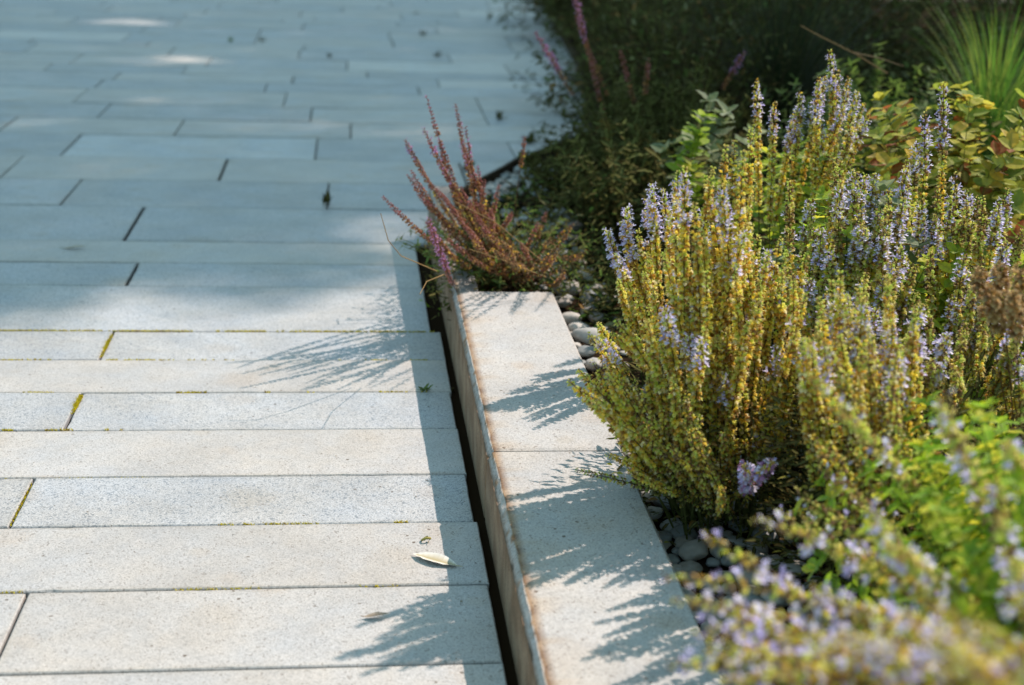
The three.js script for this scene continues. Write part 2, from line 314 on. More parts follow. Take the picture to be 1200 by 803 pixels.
// ---------------------------------------------------------------- builders for plants
const GOLD = [[0.92, 0.76, 0.09], [0.84, 0.80, 0.13], [0.82, 0.54, 0.06], [0.64, 0.70, 0.10], [0.94, 0.88, 0.56], [0.90, 0.70, 0.08], [0.40, 0.21, 0.03], [0.60, 0.34, 0.05], [0.80, 0.80, 0.18]];
const GREENGOLD = [[0.66, 0.72, 0.14], [0.56, 0.68, 0.12], [0.78, 0.72, 0.22], [0.46, 0.32, 0.09], [0.72, 0.62, 0.18]];
const RUST = [[0.36, 0.12, 0.06], [0.42, 0.17, 0.06], [0.28, 0.08, 0.06], [0.46, 0.25, 0.08], [0.22, 0.10, 0.05]];
const ROSE = [[0.40, 0.13, 0.13], [0.46, 0.18, 0.21], [0.32, 0.08, 0.09], [0.30, 0.10, 0.06]];
const BROWN = [[0.24, 0.13, 0.05], [0.33, 0.20, 0.09], [0.17, 0.09, 0.04]];
const VIOLET = [[0.66, 0.63, 0.90], [0.74, 0.70, 0.92], [0.56, 0.51, 0.86], [0.80, 0.77, 0.93]];
const MAUVE = [[0.45, 0.24, 0.48], [0.55, 0.30, 0.50], [0.40, 0.20, 0.40]];
const STEMG = [0.16, 0.19, 0.05], STEMB = [0.13, 0.085, 0.035];
const rv = (s) => V(rr(-s, s), rr(-s, s), rr(-s, s));

function calyx(t, b, ax, L, w, c0, c1) {           // a small open bell with two lips
  const u = V(0.3, 0.9, 0.2).cross(ax).normalize(), v = ax.clone().cross(u), r = [];
  for (let k = 0; k < 4; k++) { const a = k * 1.5708 + 0.4; r.push(b.clone().addScaledVector(ax, L * (0.8 + 0.2 * (k % 2))).addScaledVector(u, w * Math.cos(a)).addScaledVector(v, w * Math.sin(a))); }
  for (let k = 0; k < 4; k++) t.tri(b, r[k], r[(k + 1) % 4], c0, c1, c1);
  const m = b.clone().addScaledVector(ax, L), o = V(ax.x, 0, ax.z).multiplyScalar(L * 0.55), sd = V(-ax.z, 0, ax.x).normalize().multiplyScalar(w * 1.15), c2 = mixc(c1, [0.95, 0.92, 0.62], 0.35);
  t.tri(m.clone().addScaledVector(o, -0.5).add(sd), m.clone().addScaledVector(o, -0.5).sub(sd), m.clone().add(o).add(V(0, L * 0.12, 0)), c1, c1, c2);
  t.tri(m.clone().add(sd), m.clone().sub(sd).add(V(0, -w * 0.4, 0)), m.clone().addScaledVector(o, 0.7).add(V(0, -L * 0.5, 0)), c1, c1, c2);
}
function floret(t, b, ax, L, c) {                  // a two-lipped flower: hood, and a lower lip of three lobes
  const u = V(0.1, 1, 0.15).cross(ax).normalize(), v = ax.clone().cross(u).normalize(), P = (x, y, z) => b.clone().addScaledVector(u, x * L).addScaledVector(v, y * L).addScaledVector(ax, z * L);
  const d = mulc(c, 0.8), e = mulc(c, 1.08), m = [];
  t.quad(P(-0.1, 0, 0), P(0.1, 0, 0), P(0.16, 0.12, 0.6), P(-0.16, 0.12, 0.6), d); t.quad(P(-0.1, 0, 0), P(0.1, 0, 0), P(0.15, -0.1, 0.55), P(-0.15, -0.1, 0.55), d);
  t.quad(P(-0.16, 0.12, 0.6), P(0.16, 0.12, 0.6), P(0.14, 0.42, 0.95), P(-0.14, 0.42, 0.95), c, c, e, e);
  t.quad(P(-0.15, -0.1, 0.55), P(0.15, -0.1, 0.55), P(0.22, -0.42, 0.95), P(-0.22, -0.42, 0.95), c, c, e, e);
  t.tri(P(0.14, -0.05, 0.55), P(0.2, -0.2, 0.7), P(0.5, -0.12, 0.85), c, c, e); t.tri(P(-0.14, -0.05, 0.55), P(-0.2, -0.2, 0.7), P(-0.5, -0.12, 0.85), c, c, e);
}
// one flower spike along its own curved stem; o: { from (share of the stem where the whorls start), gap, per, cal: [length, width], pal, flowers: [from, to, chance], fpal, fl, r, stem }
function makeSpike(root, tip, o, parent, mats = [M.spike, M.petal]) {
  const t = new Tris(), f = new Tris(), len = root.distanceTo(tip);
  const dirn = tip.clone().sub(root), side = rv(1).projectOnPlane(dirn.clone().normalize()).normalize();
  const mid = root.clone().lerp(tip, 0.5).add(V(0, (o.arch ?? 0.10) * Math.hypot(dirn.x, dirn.z), 0)).addScaledVector(side, len * rr(0.0, o.wobble ?? 0.05));
  const pts = []; for (let i = 0; i <= 12; i++) pts.push(bez(root, mid, tip, i / 12));
  t.tube(pts, o.stemR ?? 0.0022, 0.0007, o.stem ?? STEMG, 3, o.stemTop ?? o.stem ?? STEMB);
  const L = len * 1.02, from = o.from, n = Math.round(L * (1 - from) / o.gap), spin = rnd() * 6;
  for (let k = 0; k <= n; k++) {
    const s = k / Math.max(1, n), u = from + (1 - from) * s, p = bez(root, mid, tip, u), a = bez(root, mid, tip, Math.min(1, u + 0.02)).sub(bez(root, mid, tip, u - 0.02)).normalize();
    if (rnd() < (o.skip ?? 0.03) + (o.thin ?? 0) * Math.max(0, 1 - s * 3) && s < 0.9) continue;
    const w1 = V(0.7, 0.1, 0.7).cross(a).normalize(), w2 = a.clone().cross(w1), taper = s > 0.82 ? lerp(1, 0.5, (s - 0.82) / 0.18) : lerp(0.85, 1, Math.min(1, s * 4)), per = o.per;
    for (let q = 0; q < per; q++) {
      const ang = spin + k * 0.785 + q / per * 6.2832 + rr(-0.35, 0.35), out = w1.clone().multiplyScalar(Math.cos(ang)).addScaledVector(w2, Math.sin(ang));
      if (rnd() < 0.08) continue;
      const b = p.clone().addScaledVector(out, 0.001).addScaledVector(a, rr(-0.3, 0.3) * o.gap), ax = out.clone().multiplyScalar(0.8).addScaledVector(a, rr(0.25, 0.75)).add(rv(0.15)).normalize();
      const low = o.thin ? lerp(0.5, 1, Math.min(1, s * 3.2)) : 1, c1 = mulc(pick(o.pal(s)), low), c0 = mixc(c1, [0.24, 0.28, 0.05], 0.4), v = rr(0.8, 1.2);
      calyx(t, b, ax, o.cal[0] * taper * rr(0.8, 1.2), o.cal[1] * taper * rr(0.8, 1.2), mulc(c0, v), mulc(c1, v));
      if (o.flowers && s >= o.flowers[0] && s <= o.flowers[1] && rnd() < o.flowers[2]) floret(f, b.clone().addScaledVector(ax, o.cal[0] * 0.6), ax, (o.fl ?? 0.009) * taper * rr(0.8, 1.25), mulc(pick(o.fpal ?? VIOLET), rr(0.85, 1.1)));
    }
  }
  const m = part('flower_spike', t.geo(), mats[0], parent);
  if (!f.empty) part('blossom', f.geo(), mats[1], m);
  return m;
}
// a leaf along +z, its face to +y, folded along the midrib, curved, with a toothed edge
function leafTris(t, len, wid, o, X) {
  const n = o.n ?? 5, fold = o.fold ?? 0.25, curl = o.curl ?? 0.2, tooth = o.tooth ?? 0, q = [];
  for (let i = 0; i <= n; i++) {
    const s = i / n, w = wid * Math.pow(Math.sin(Math.PI * Math.pow(clamp(s * 0.97 + 0.03, 0, 1), o.shape ?? 0.8)), 0.85) * (1 + (i % 2 ? tooth : -tooth)), y = -curl * len * s * s + 0.12 * curl * len * Math.sin(s * 9), z = len * s * (1 - 0.15 * curl * s);
    q.push([V(0, y, z), V(-w, y + w * fold, z - tooth * wid * (i % 2 ? 0.6 : 0)), V(w, y + w * fold * rr(0.7, 1.3), z - tooth * wid * (i % 2 ? 0.6 : 0))]);
  }
  const cm = o.c, ce = o.e ?? mulc(cm, 1.25), cv = o.v ?? mixc(cm, [0.4, 0.42, 0.15], 0.3);
  const T = (v) => X ? v.clone().applyMatrix4(X) : v;
  for (let i = 0; i < n; i++) {
    const [a, al, ar] = q[i].map(T), [b, bl, br] = q[i + 1].map(T), v = 0.9 + 0.2 * rnd();
    t.quad(a, b, bl, al, cv, cv, mulc(ce, v), mulc(cm, v)); t.quad(a, ar, br, b, cv, mulc(cm, v), mulc(ce, v), cv);
  }
}
const mat4 = (p, fwd, upv, s = 1) => {             // puts a leaf's +z along fwd with its face towards upv
  const z = fwd.clone().normalize(), x = upv.clone().cross(z).normalize(), y = z.clone().cross(x);
  return new THREE.Matrix4().makeBasis(x.multiplyScalar(s), y.multiplyScalar(s), z.multiplyScalar(s)).setPosition(p);
};
const leafVariants = {};
function leafGeo(kind) {                           // six shapes of each kind, shared by all the leaves
  const K = LEAF[kind];
  leafVariants[kind] ??= Array.from({ length: 10 }, () => { const t = new Tris(), c = mulc(pick(K.cols), rr(0.85, 1.15)); leafTris(t, 1, K.wid * rr(0.85, 1.15), { ...K, c, curl: (K.curl ?? 0.2) * rr(0.3, 1.6), fold: (K.fold ?? 0.25) * rr(0.4, 1.5) }); return t.geo(); });
  return pick(leafVariants[kind]);
}
const LEAF = {
  sage: { wid: 0.17, n: 6, tooth: 0.10, shape: 0.85, cols: [[0.20, 0.30, 0.04], [0.26, 0.34, 0.045], [0.14, 0.22, 0.04], [0.34, 0.36, 0.05]] },
  lime: { wid: 0.30, n: 5, tooth: 0.06, shape: 0.95, cols: [[0.40, 0.50, 0.025], [0.30, 0.44, 0.02], [0.54, 0.54, 0.03], [0.18, 0.30, 0.02]] },
  autumn: { wid: 0.33, n: 5, tooth: 0.07, shape: 0.95, cols: [[0.36, 0.40, 0.04], [0.55, 0.40, 0.04], [0.46, 0.44, 0.05], [0.20, 0.28, 0.03], [0.30, 0.06, 0.02], [0.48, 0.46, 0.06], [0.26, 0.34, 0.035]] },
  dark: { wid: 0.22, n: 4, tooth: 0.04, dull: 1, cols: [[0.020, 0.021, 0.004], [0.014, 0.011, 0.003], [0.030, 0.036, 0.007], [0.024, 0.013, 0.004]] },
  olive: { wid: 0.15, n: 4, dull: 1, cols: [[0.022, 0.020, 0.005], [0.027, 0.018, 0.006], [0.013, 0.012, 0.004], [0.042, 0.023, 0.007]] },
  bright: { wid: 0.26, n: 6, tooth: 0.12, shape: 0.9, cols: [[0.34, 0.54, 0.02], [0.48, 0.58, 0.025], [0.24, 0.44, 0.018], [0.62, 0.60, 0.04]] },
  silver: { wid: 0.30, n: 6, tooth: 0.08, curl: 0.1, cols: [[0.20, 0.26, 0.16], [0.26, 0.31, 0.20], [0.14, 0.20, 0.10]] },
  ochre: { wid: 0.3, n: 3, cols: [[0.62, 0.46, 0.05], [0.50, 0.48, 0.07], [0.40, 0.20, 0.04]] },
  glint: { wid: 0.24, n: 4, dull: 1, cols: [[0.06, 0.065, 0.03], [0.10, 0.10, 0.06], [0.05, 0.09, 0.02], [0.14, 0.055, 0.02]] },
  fern: { wid: 0.16, n: 4, tooth: 0.15, cols: [[0.05, 0.12, 0.016], [0.075, 0.15, 0.02], [0.036, 0.08, 0.012]] },
};
function leafPart(kind, p, fwd, upv, s, parent) {
  const m = part('leaf', leafGeo(kind), LEAF[kind].dull ? M.dull : M.leaf, parent); m.applyMatrix4(mat4(p, fwd, upv, s)); return m;
}
function addLeaf(t, kind, p, fwd, upv, s) { const K = LEAF[kind]; leafTris(t, 1, K.wid, { ...K, n: Math.min(K.n ?? 4, 4), c: mulc(pick(K.cols), rr(0.8, 1.2)), curl: (K.curl ?? 0.2) * rr(0.3, 1.6) }, mat4(p, fwd, upv, s)); }
// leafy stems in a dome: leaves that show become parts, the rest one mass
function leafyStems(g, o) {                        // o: { n, h, spread, leaf, size: [a, b], kind, singles, stemCol, lean, from }
  const stems = new Tris(), mass = new Tris(); let singles = 0;
  for (let i = 0; i < o.n; i++) {
    const a = rnd() * 6.2832, r = Math.sqrt(rnd()) * o.spread, tip = V(Math.cos(a) * r + (o.lean?.x ?? 0), o.h * rr(0.65, 1.05) * (1 - 0.35 * (r / o.spread) ** 2), Math.sin(a) * r + (o.lean?.z ?? 0)), root = V(tip.x * 0.25, 0, tip.z * 0.25).add(V(rr(-0.03, 0.03), 0, rr(-0.03, 0.03)));
    const mid = root.clone().lerp(tip, 0.5).add(V(tip.x * -0.12, tip.y * 0.12, tip.z * -0.12)), pts = []; for (let k = 0; k <= 7; k++) pts.push(bez(root, mid, tip, k / 7));
    stems.tube(pts, 0.0028, 0.001, o.stemCol ?? STEMB, 3, o.stemTop ?? STEMG);
    const nodes = Math.max(3, Math.round(tip.y / (o.gap ?? 0.03)));
    for (let k = 0; k <= nodes; k++) {
      const u = lerp(o.from ?? 0.35, 1, k / nodes), p = bez(root, mid, tip, u), ax = bez(root, mid, tip, Math.min(1, u + 0.05)).sub(bez(root, mid, tip, u - 0.05)).normalize();
      const w1 = V(0.6, 0.2, 0.75).cross(ax).normalize(), w2 = ax.clone().cross(w1), per = k === nodes ? (o.top ?? 4) : (o.per ?? 2);
      for (let q = 0; q < per; q++) {
        const g1 = k * 1.5708 + q / per * 6.2832 + rr(-0.4, 0.4), out = w1.clone().multiplyScalar(Math.cos(g1)).addScaledVector(w2, Math.sin(g1));
        const fwd = out.clone().multiplyScalar(1).addScaledVector(ax, rr(0.0, 0.8)).add(V(0, rr(-0.15, 0.35), 0)), up = ax.clone().addScaledVector(out, -0.35).add(rv(0.35)), s = rr(...o.size) * (k === nodes ? 0.75 : lerp(1.05, 0.75, k / nodes));
        if (singles < (o.singles ?? 0) && u > (o.show ?? 0.6) && (!o.seen || o.seen(p.clone().add(g.position)))) { singles++; leafPart(o.kind, p, fwd, up, s, g); } else addLeaf(mass, o.kind, p, fwd, up, s);
      }
    }
  }
  tag(part('stem', stems.geo(), M.stem, g), 0, 0, 0, 'stuff');
  if (!mass.empty) tag(part('foliage', mass.geo(), LEAF[o.kind].dull ? M.dull : M.leaf, g), 0, 0, 0, 'stuff');
}
function shrub(name, p, label, category, o) {      // o: { r: [x, y, z], n, kind, size, twigs, group }
  const g = thing(name, p); tag(g, label, category, o.group);
  const tw = new Tris(), fo = new Tris(), ends = [];
  for (let i = 0; i < o.twigs; i++) {
    const a = rnd() * 6.2832, e = Math.acos(rr(0.02, 0.98)), d = V(Math.sin(e) * Math.cos(a), Math.cos(e), Math.sin(e) * Math.sin(a)), tip = V(d.x * o.r[0], d.y * o.r[1], d.z * o.r[2]).multiplyScalar(rr(0.6, 1.05));
    const root = V(tip.x * 0.15, 0, tip.z * 0.15), mid = root.clone().lerp(tip, 0.5).add(rv(0.08 * o.r[1])), pts = []; for (let k = 0; k <= 6; k++) pts.push(bez(root, mid, tip, k / 6));
    tw.tube(pts, o.twigR ?? 0.004, 0.001, o.twigCol ?? [0.06, 0.04, 0.025], 3); ends.push([root, mid, tip]);
  }
  for (let i = 0; i < o.n; i++) {
    const [a, b, c] = pick(ends), u = Math.pow(rnd(), 0.55), q = bez(a, b, c, lerp(0.2, 1, u)).add(rv(o.loose ?? 0.03)), out = V(q.x / o.r[0], q.y / o.r[1] * 0.5, q.z / o.r[2]).normalize().add(rv(0.8));
    addLeaf(fo, pick([].concat(o.kind)), q, out, V(rr(-0.6, 0.6), 1, rr(-0.6, 0.6)), rr(...o.size));
  }
  part('branches', tw.geo(), M.stem, g); tag(part('foliage', fo.geo(), M.dull, g), 0, 0, 0, 'stuff');
  return g;
}
const loc = (g, w) => w.clone().sub(g.position);
const inPoly = (P, x, y) => { let r = false; for (let i = 0, j = P.length - 1; i < P.length; j = i++) if ((P[i][1] > y) !== (P[j][1] > y) && x < (P[j][0] - P[i][0]) * (y - P[i][1]) / (P[j][1] - P[i][1]) + P[i][0]) r = !r; return r; };
const sample = (P) => { const xs = P.map((p) => p[0]), ys = P.map((p) => p[1]); for (;;) { const x = rr(Math.min(...xs), Math.max(...xs)), y = rr(Math.min(...ys), Math.max(...ys)); if (inPoly(P, x, y)) return [x, y]; } };
const ground = (x, z) => V(x, soilY(x, z), z);
// basal leaves of a clump, one mass
function basal(g, n, R, h, kind, size) {   // crowded small leaves low in the clump
  const t = new Tris();
  for (let i = 0; i < n; i++) { const a = rnd() * 6.2832, r = Math.sqrt(rnd()) * R, p = V(Math.cos(a) * r, rr(0.02, h), Math.sin(a) * r); addLeaf(t, kind, p, V(Math.cos(a), rr(-0.1, 0.9), Math.sin(a)).add(rv(0.5)), V(rr(-0.5, 0.5), 1, rr(-0.5, 0.5)), rr(...size)); }
  tag(part('foliage', t.geo(), LEAF[kind].dull ? M.dull : M.leaf, g), 0, 0, 0, 'stuff');
}

// where the stem of a tip is rooted: part of the way out from the clump's middle
const rootFor = (tip, share, j) => V(tip.x * share + rr(-j, j), 0.02, tip.z * share + rr(-j, j));
const rooted = (tip, share, j, o, g) => makeSpike(rootFor(tip, share, j), tip, o, g);

// ---------------------------------------------------------------- the planting
// golden clump beside the kerb
{
  const g = thing('sage_plant', ground(0.73, -2.42)); tag(g, 'large clump of golden yellow seed spikes leaning over the pale kerb in the centre', 'sage plant');
  const base = { fl: 0.0115, thin: 0.5, from: 0.42, gap: 0.0086, per: 6, skip: 0.07, cal: [0.0082, 0.0034], pal: (s) => s > 0.93 ? GREENGOLD : GOLD, wobble: 0.09, arch: 0.16 };
  const hero = [[667, 447], [690, 392], [700, 396], [722, 376], [795, 203], [803, 197], [826, 208], [836, 198], [851, 172], [861, 168], [871, 178], [880, 152], [790, 278], [814, 240], [845, 215], [865, 210], [880, 230], [778, 300], [765, 340], [745, 395], [712, 440], [690, 470], [678, 436], [705, 470], [800, 290], [822, 270], [842, 260], [900, 300], [915, 280], [890, 330], [930, 330], [945, 300]];
  const violetTop = new Set([2, 5, 14]);
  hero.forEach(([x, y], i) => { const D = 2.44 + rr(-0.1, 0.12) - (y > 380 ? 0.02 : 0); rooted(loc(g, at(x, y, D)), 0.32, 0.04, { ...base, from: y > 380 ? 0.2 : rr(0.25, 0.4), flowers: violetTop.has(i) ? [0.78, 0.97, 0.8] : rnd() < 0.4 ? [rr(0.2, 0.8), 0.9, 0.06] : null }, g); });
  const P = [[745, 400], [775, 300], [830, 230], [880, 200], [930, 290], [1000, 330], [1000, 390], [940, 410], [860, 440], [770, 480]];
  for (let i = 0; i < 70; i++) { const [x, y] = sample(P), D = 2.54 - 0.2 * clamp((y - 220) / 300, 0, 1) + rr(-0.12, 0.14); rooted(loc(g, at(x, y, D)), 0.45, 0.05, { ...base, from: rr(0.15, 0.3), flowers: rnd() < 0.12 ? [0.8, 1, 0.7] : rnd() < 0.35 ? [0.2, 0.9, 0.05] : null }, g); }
  for (let i = 0; i < 34; i++) {                 // finer side stems that fan out at the foot
    const x = rr(672, 850), y = lerp(455, 520, (x - 672) / 178) + rr(-45, 45), D = 2.42 + rr(-0.1, 0.1);
    rooted(loc(g, at(x, y, D)), 0.3, 0.05, { ...base, arch: 0.04, wobble: 0.14, from: 0.2, gap: 0.0095, per: 5, cal: [0.0068, 0.0028], pal: () => GOLD.concat(GREENGOLD, BROWN) }, g);
  }
  // low ones near the stones, and the stem trailing over the kerb
  for (const [x, y, D] of [[677, 551, 2.5], [712, 533, 2.42], [736, 552, 2.38], [845, 572, 2.3], [990, 590, 2.15], [872, 545, 2.3], [905, 542, 2.25]]) makeSpike(V(rr(-0.1, 0.02), 0.02, rr(-0.02, 0.12)), loc(g, at(x, y, D)), { ...base, arch: 0.02, from: 0.3, pal: () => x < 680 ? BROWN.concat(GREENGOLD) : GOLD, flowers: x > 870 && x < 910 ? [0.4, 1, 0.6] : null, cal: [0.006, 0.0024], fpal: MAUVE.concat(VIOLET) }, g);
  basal(g, 2600, 0.23, 0.30, 'olive', [0.012, 0.028]); basal(g, 420, 0.24, 0.30, 'ochre', [0.010, 0.02]);
}
// smaller clump behind it on the left
{
  const g = thing('sage_plant', ground(0.80, -3.12)); tag(g, 'small golden clump with violet tops at the left behind the large golden clump', 'sage plant');
  const base = { fl: 0.012, thin: 0.4, from: 0.3, gap: 0.0086, per: 6, skip: 0.06, cal: [0.0086, 0.0035], pal: (s) => s > 0.9 ? GREENGOLD : GOLD, wobble: 0.06, arch: 0.12 };
  [[712, 272, 1], [735, 244, 1], [738, 290, 0], [764, 218, 1], [758, 236, 1], [777, 224, 1], [725, 330, 0], [733, 358, 0], [755, 320, 0], [722, 300, 1], [748, 270, 0], [770, 262, 0], [785, 250, 0], [760, 300, 0], [702, 380, 0], [718, 392, 0], [745, 340, 0], [728, 262, 1], [790, 215, 1], [800, 240, 0]].forEach(([x, y, v]) => rooted(loc(g, at(x, y, 3.08 + rr(-0.1, 0.16) - (y > 300 ? 0.1 : 0))), 0.4, 0.04, { ...base, flowers: v ? [rr(0.62, 0.75), 1, 0.75] : null }, g));
  basal(g, 500, 0.16, 0.2, 'olive', [0.014, 0.03]);
}
// violet clump to the right of it
{
  const g = thing('sage_plant', ground(1.04, -2.72)); tag(g, 'broad clump covered in pale violet flower spikes right of the golden clump', 'sage plant');
  const base = { from: 0.5, gap: 0.0086, per: 6, cal: [0.0092, 0.0037], pal: (s) => s > 0.6 ? BROWN.concat(GREENGOLD, GREENGOLD) : GOLD.concat(GREENGOLD), wobble: 0.06, arch: 0.1 };
  const P = [[905, 255], [930, 200], [975, 180], [1010, 195], [1050, 215], [1085, 250], [1100, 330], [1080, 400], [1000, 420], [930, 360]];
  const hero = [[985, 190], [1000, 200], [1025, 205], [1040, 215], [1062, 200], [985, 215], [950, 235], [1010, 250], [1040, 262], [1025, 280], [1060, 300], [1000, 300], [975, 290], [955, 270], [1015, 320], [1035, 330], [965, 330], [990, 345], [1075, 345]];
  for (let i = 0; i < 66; i++) { const [x, y] = hero[i] ?? sample(P), D = 2.84 - 0.4 * clamp((y - 200) / 250, 0, 1) + rr(-0.12, 0.14); rooted(loc(g, at(x, y, D)), 0.6, 0.06, { ...base, from: rr(0.36, 0.52), flowers: rnd() < 0.52 ? [rr(0.6, 0.8), rr(0.94, 1), rr(0.5, 0.8)] : rnd() < 0.5 ? [0.3, 0.9, 0.08] : null, fl: 0.0115 }, g); }
  leafyStems(g, { n: 44, h: 0.54, spread: 0.26, kind: 'bright', size: [0.022, 0.045], singles: 120, gap: 0.035, from: 0.4, show: 0.7 });
  basal(g, 300, 0.25, 0.25, 'olive', [0.02, 0.04]); basal(g, 160, 0.25, 0.36, 'bright', [0.02, 0.035]);
}
// golden and violet clump in front of it
{
  const g = thing('sage_plant', ground(0.98, -2.1)); tag(g, 'golden clump with a few violet tops above the blurred green bush', 'sage plant');
  const base = { fl: 0.0115, thin: 0.5, from: 0.4, gap: 0.0086, per: 6, skip: 0.07, cal: [0.0086, 0.0036], pal: (s) => s > 0.9 ? GREENGOLD : GOLD, wobble: 0.06, arch: 0.1 };
  const P = [[940, 400], [960, 330], [1010, 310], [1070, 350], [1085, 400], [1040, 420], [960, 420]];
  const hero = [[1022, 388], [1040, 375], [1055, 410], [985, 395], [960, 380], [1010, 410], [1045, 430], [940, 400], [990, 420], [1065, 395], [985, 320], [1012, 340], [1040, 325], [960, 350]];
  for (let i = 0; i < 32; i++) { const [x, y] = hero[i] ?? sample(P), D = 2.30 - 0.2 * clamp((y - 330) / 170, 0, 1) + rr(-0.08, 0.08); rooted(loc(g, at(x, y, D)), 0.5, 0.05, { ...base, from: rr(0.2, 0.4), flowers: rnd() < 0.4 ? [rr(0.6, 0.8), 0.97, 0.7] : null }, g); }
  for (let i = 0; i < 18; i++) makeSpike(V(rr(-0.16, 0.08), 0.02, rr(0.0, 0.16)), loc(g, at(rr(950, 1065), rr(380, 520), rr(1.95, 2.12))), { ...base, from: 0.3, gap: 0.012, per: 5, cal: [0.0075, 0.0031], wobble: 0.12, pal: () => GREENGOLD.concat(BROWN, GOLD) }, g);
  basal(g, 4200, 0.30, 0.36, 'olive', [0.016, 0.034]); basal(g, 260, 0.28, 0.32, 'ochre', [0.010, 0.02]);
}
// dim leafy plants in the shade between the reddish plant and the golden clump
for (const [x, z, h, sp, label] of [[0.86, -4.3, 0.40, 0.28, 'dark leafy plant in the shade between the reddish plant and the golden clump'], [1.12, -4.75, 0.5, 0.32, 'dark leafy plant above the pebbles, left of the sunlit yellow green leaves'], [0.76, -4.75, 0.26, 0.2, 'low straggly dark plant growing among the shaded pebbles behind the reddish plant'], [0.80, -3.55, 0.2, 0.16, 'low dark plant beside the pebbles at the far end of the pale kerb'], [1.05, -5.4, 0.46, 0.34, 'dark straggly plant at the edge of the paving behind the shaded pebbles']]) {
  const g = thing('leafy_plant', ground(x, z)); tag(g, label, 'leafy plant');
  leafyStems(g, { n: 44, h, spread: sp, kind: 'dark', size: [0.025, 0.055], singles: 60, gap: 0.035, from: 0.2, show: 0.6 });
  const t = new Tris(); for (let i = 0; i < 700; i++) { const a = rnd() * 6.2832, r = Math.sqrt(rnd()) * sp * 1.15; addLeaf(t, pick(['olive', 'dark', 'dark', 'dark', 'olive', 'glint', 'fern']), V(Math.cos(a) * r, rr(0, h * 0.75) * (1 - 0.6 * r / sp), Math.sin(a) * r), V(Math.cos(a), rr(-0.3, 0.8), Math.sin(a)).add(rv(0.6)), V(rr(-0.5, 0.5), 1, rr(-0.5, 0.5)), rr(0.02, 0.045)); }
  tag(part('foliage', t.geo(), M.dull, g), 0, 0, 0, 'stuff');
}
// taller spikes behind it
{
  const g = thing('sage_plant', ground(1.13, -3.36)); tag(g, 'tall violet flower spikes standing up against the dark shade behind, topmost of the clumps', 'sage plant');
  const base = { from: 0.5, gap: 0.0078, per: 6, cal: [0.0085, 0.0034], pal: (s) => s > 0.5 ? BROWN.concat(GREENGOLD, GOLD) : GOLD, wobble: 0.04, arch: 0.06, fl: 0.0105 };
  for (const [x, y] of [[973, 60], [967, 92], [983, 84], [995, 92], [1004, 108], [1012, 122], [960, 92], [938, 110], [887, 94], [908, 120], [952, 120], [932, 132], [1018, 135], [962, 145], [990, 120], [1000, 150]]) makeSpike(V(rr(-0.09, 0.09), 0.03, rr(-0.08, 0.08)), loc(g, at(x, y, 3.3 + rr(-0.1, 0.12))), { ...base, flowers: [rr(0.6, 0.78), rr(0.95, 1), 0.6] }, g);
  leafyStems(g, { n: 18, h: 0.54, spread: 0.24, kind: 'lime', size: [0.03, 0.055], singles: 80, gap: 0.05, from: 0.5, show: 0.8 });
  basal(g, 360, 0.28, 0.36, 'dark', [0.025, 0.05]);
}
// right hand clump
{
  const g = thing('sage_plant', ground(1.30, -2.78)); tag(g, 'leafy clump with loose violet spikes below the red leaved plant at the right edge', 'sage plant');
  const base = { from: 0.55, fl: 0.0115, gap: 0.0078, per: 5, cal: [0.0082, 0.0034], pal: (s) => s > 0.55 ? BROWN.concat(GREENGOLD) : GREENGOLD.concat(GOLD), wobble: 0.06, arch: 0.1 };
  const P = [[1065, 220], [1120, 195], [1170, 235], [1205, 255], [1220, 430], [1110, 445], [1070, 420], [1085, 330]];
  const hero = [[1106, 98], [1084, 132], [1062, 190], [1075, 165], [1120, 205], [1145, 232], [1180, 222], [1150, 275], [1175, 290], [1110, 260], [1195, 330], [1130, 300], [1160, 250], [1140, 330]];
  for (let i = 0; i < 60; i++) { const [x, y] = hero[i] ?? sample(P), D = 2.9 - 0.5 * clamp((y - 200) / 250, 0, 1) + rr(-0.12, 0.12); rooted(loc(g, at(x, y, D)), 0.55, 0.06, { ...base, from: rr(0.45, 0.6), flowers: rnd() < 0.45 ? [rr(0.55, 0.75), 0.97, 0.65] : null }, g); }
  leafyStems(g, { n: 60, h: 0.50, spread: 0.36, kind: 'lime', size: [0.03, 0.055], singles: 200, gap: 0.04, from: 0.3, show: 0.72 });
  basal(g, 400, 0.3, 0.34, 'dark', [0.025, 0.05]);
}
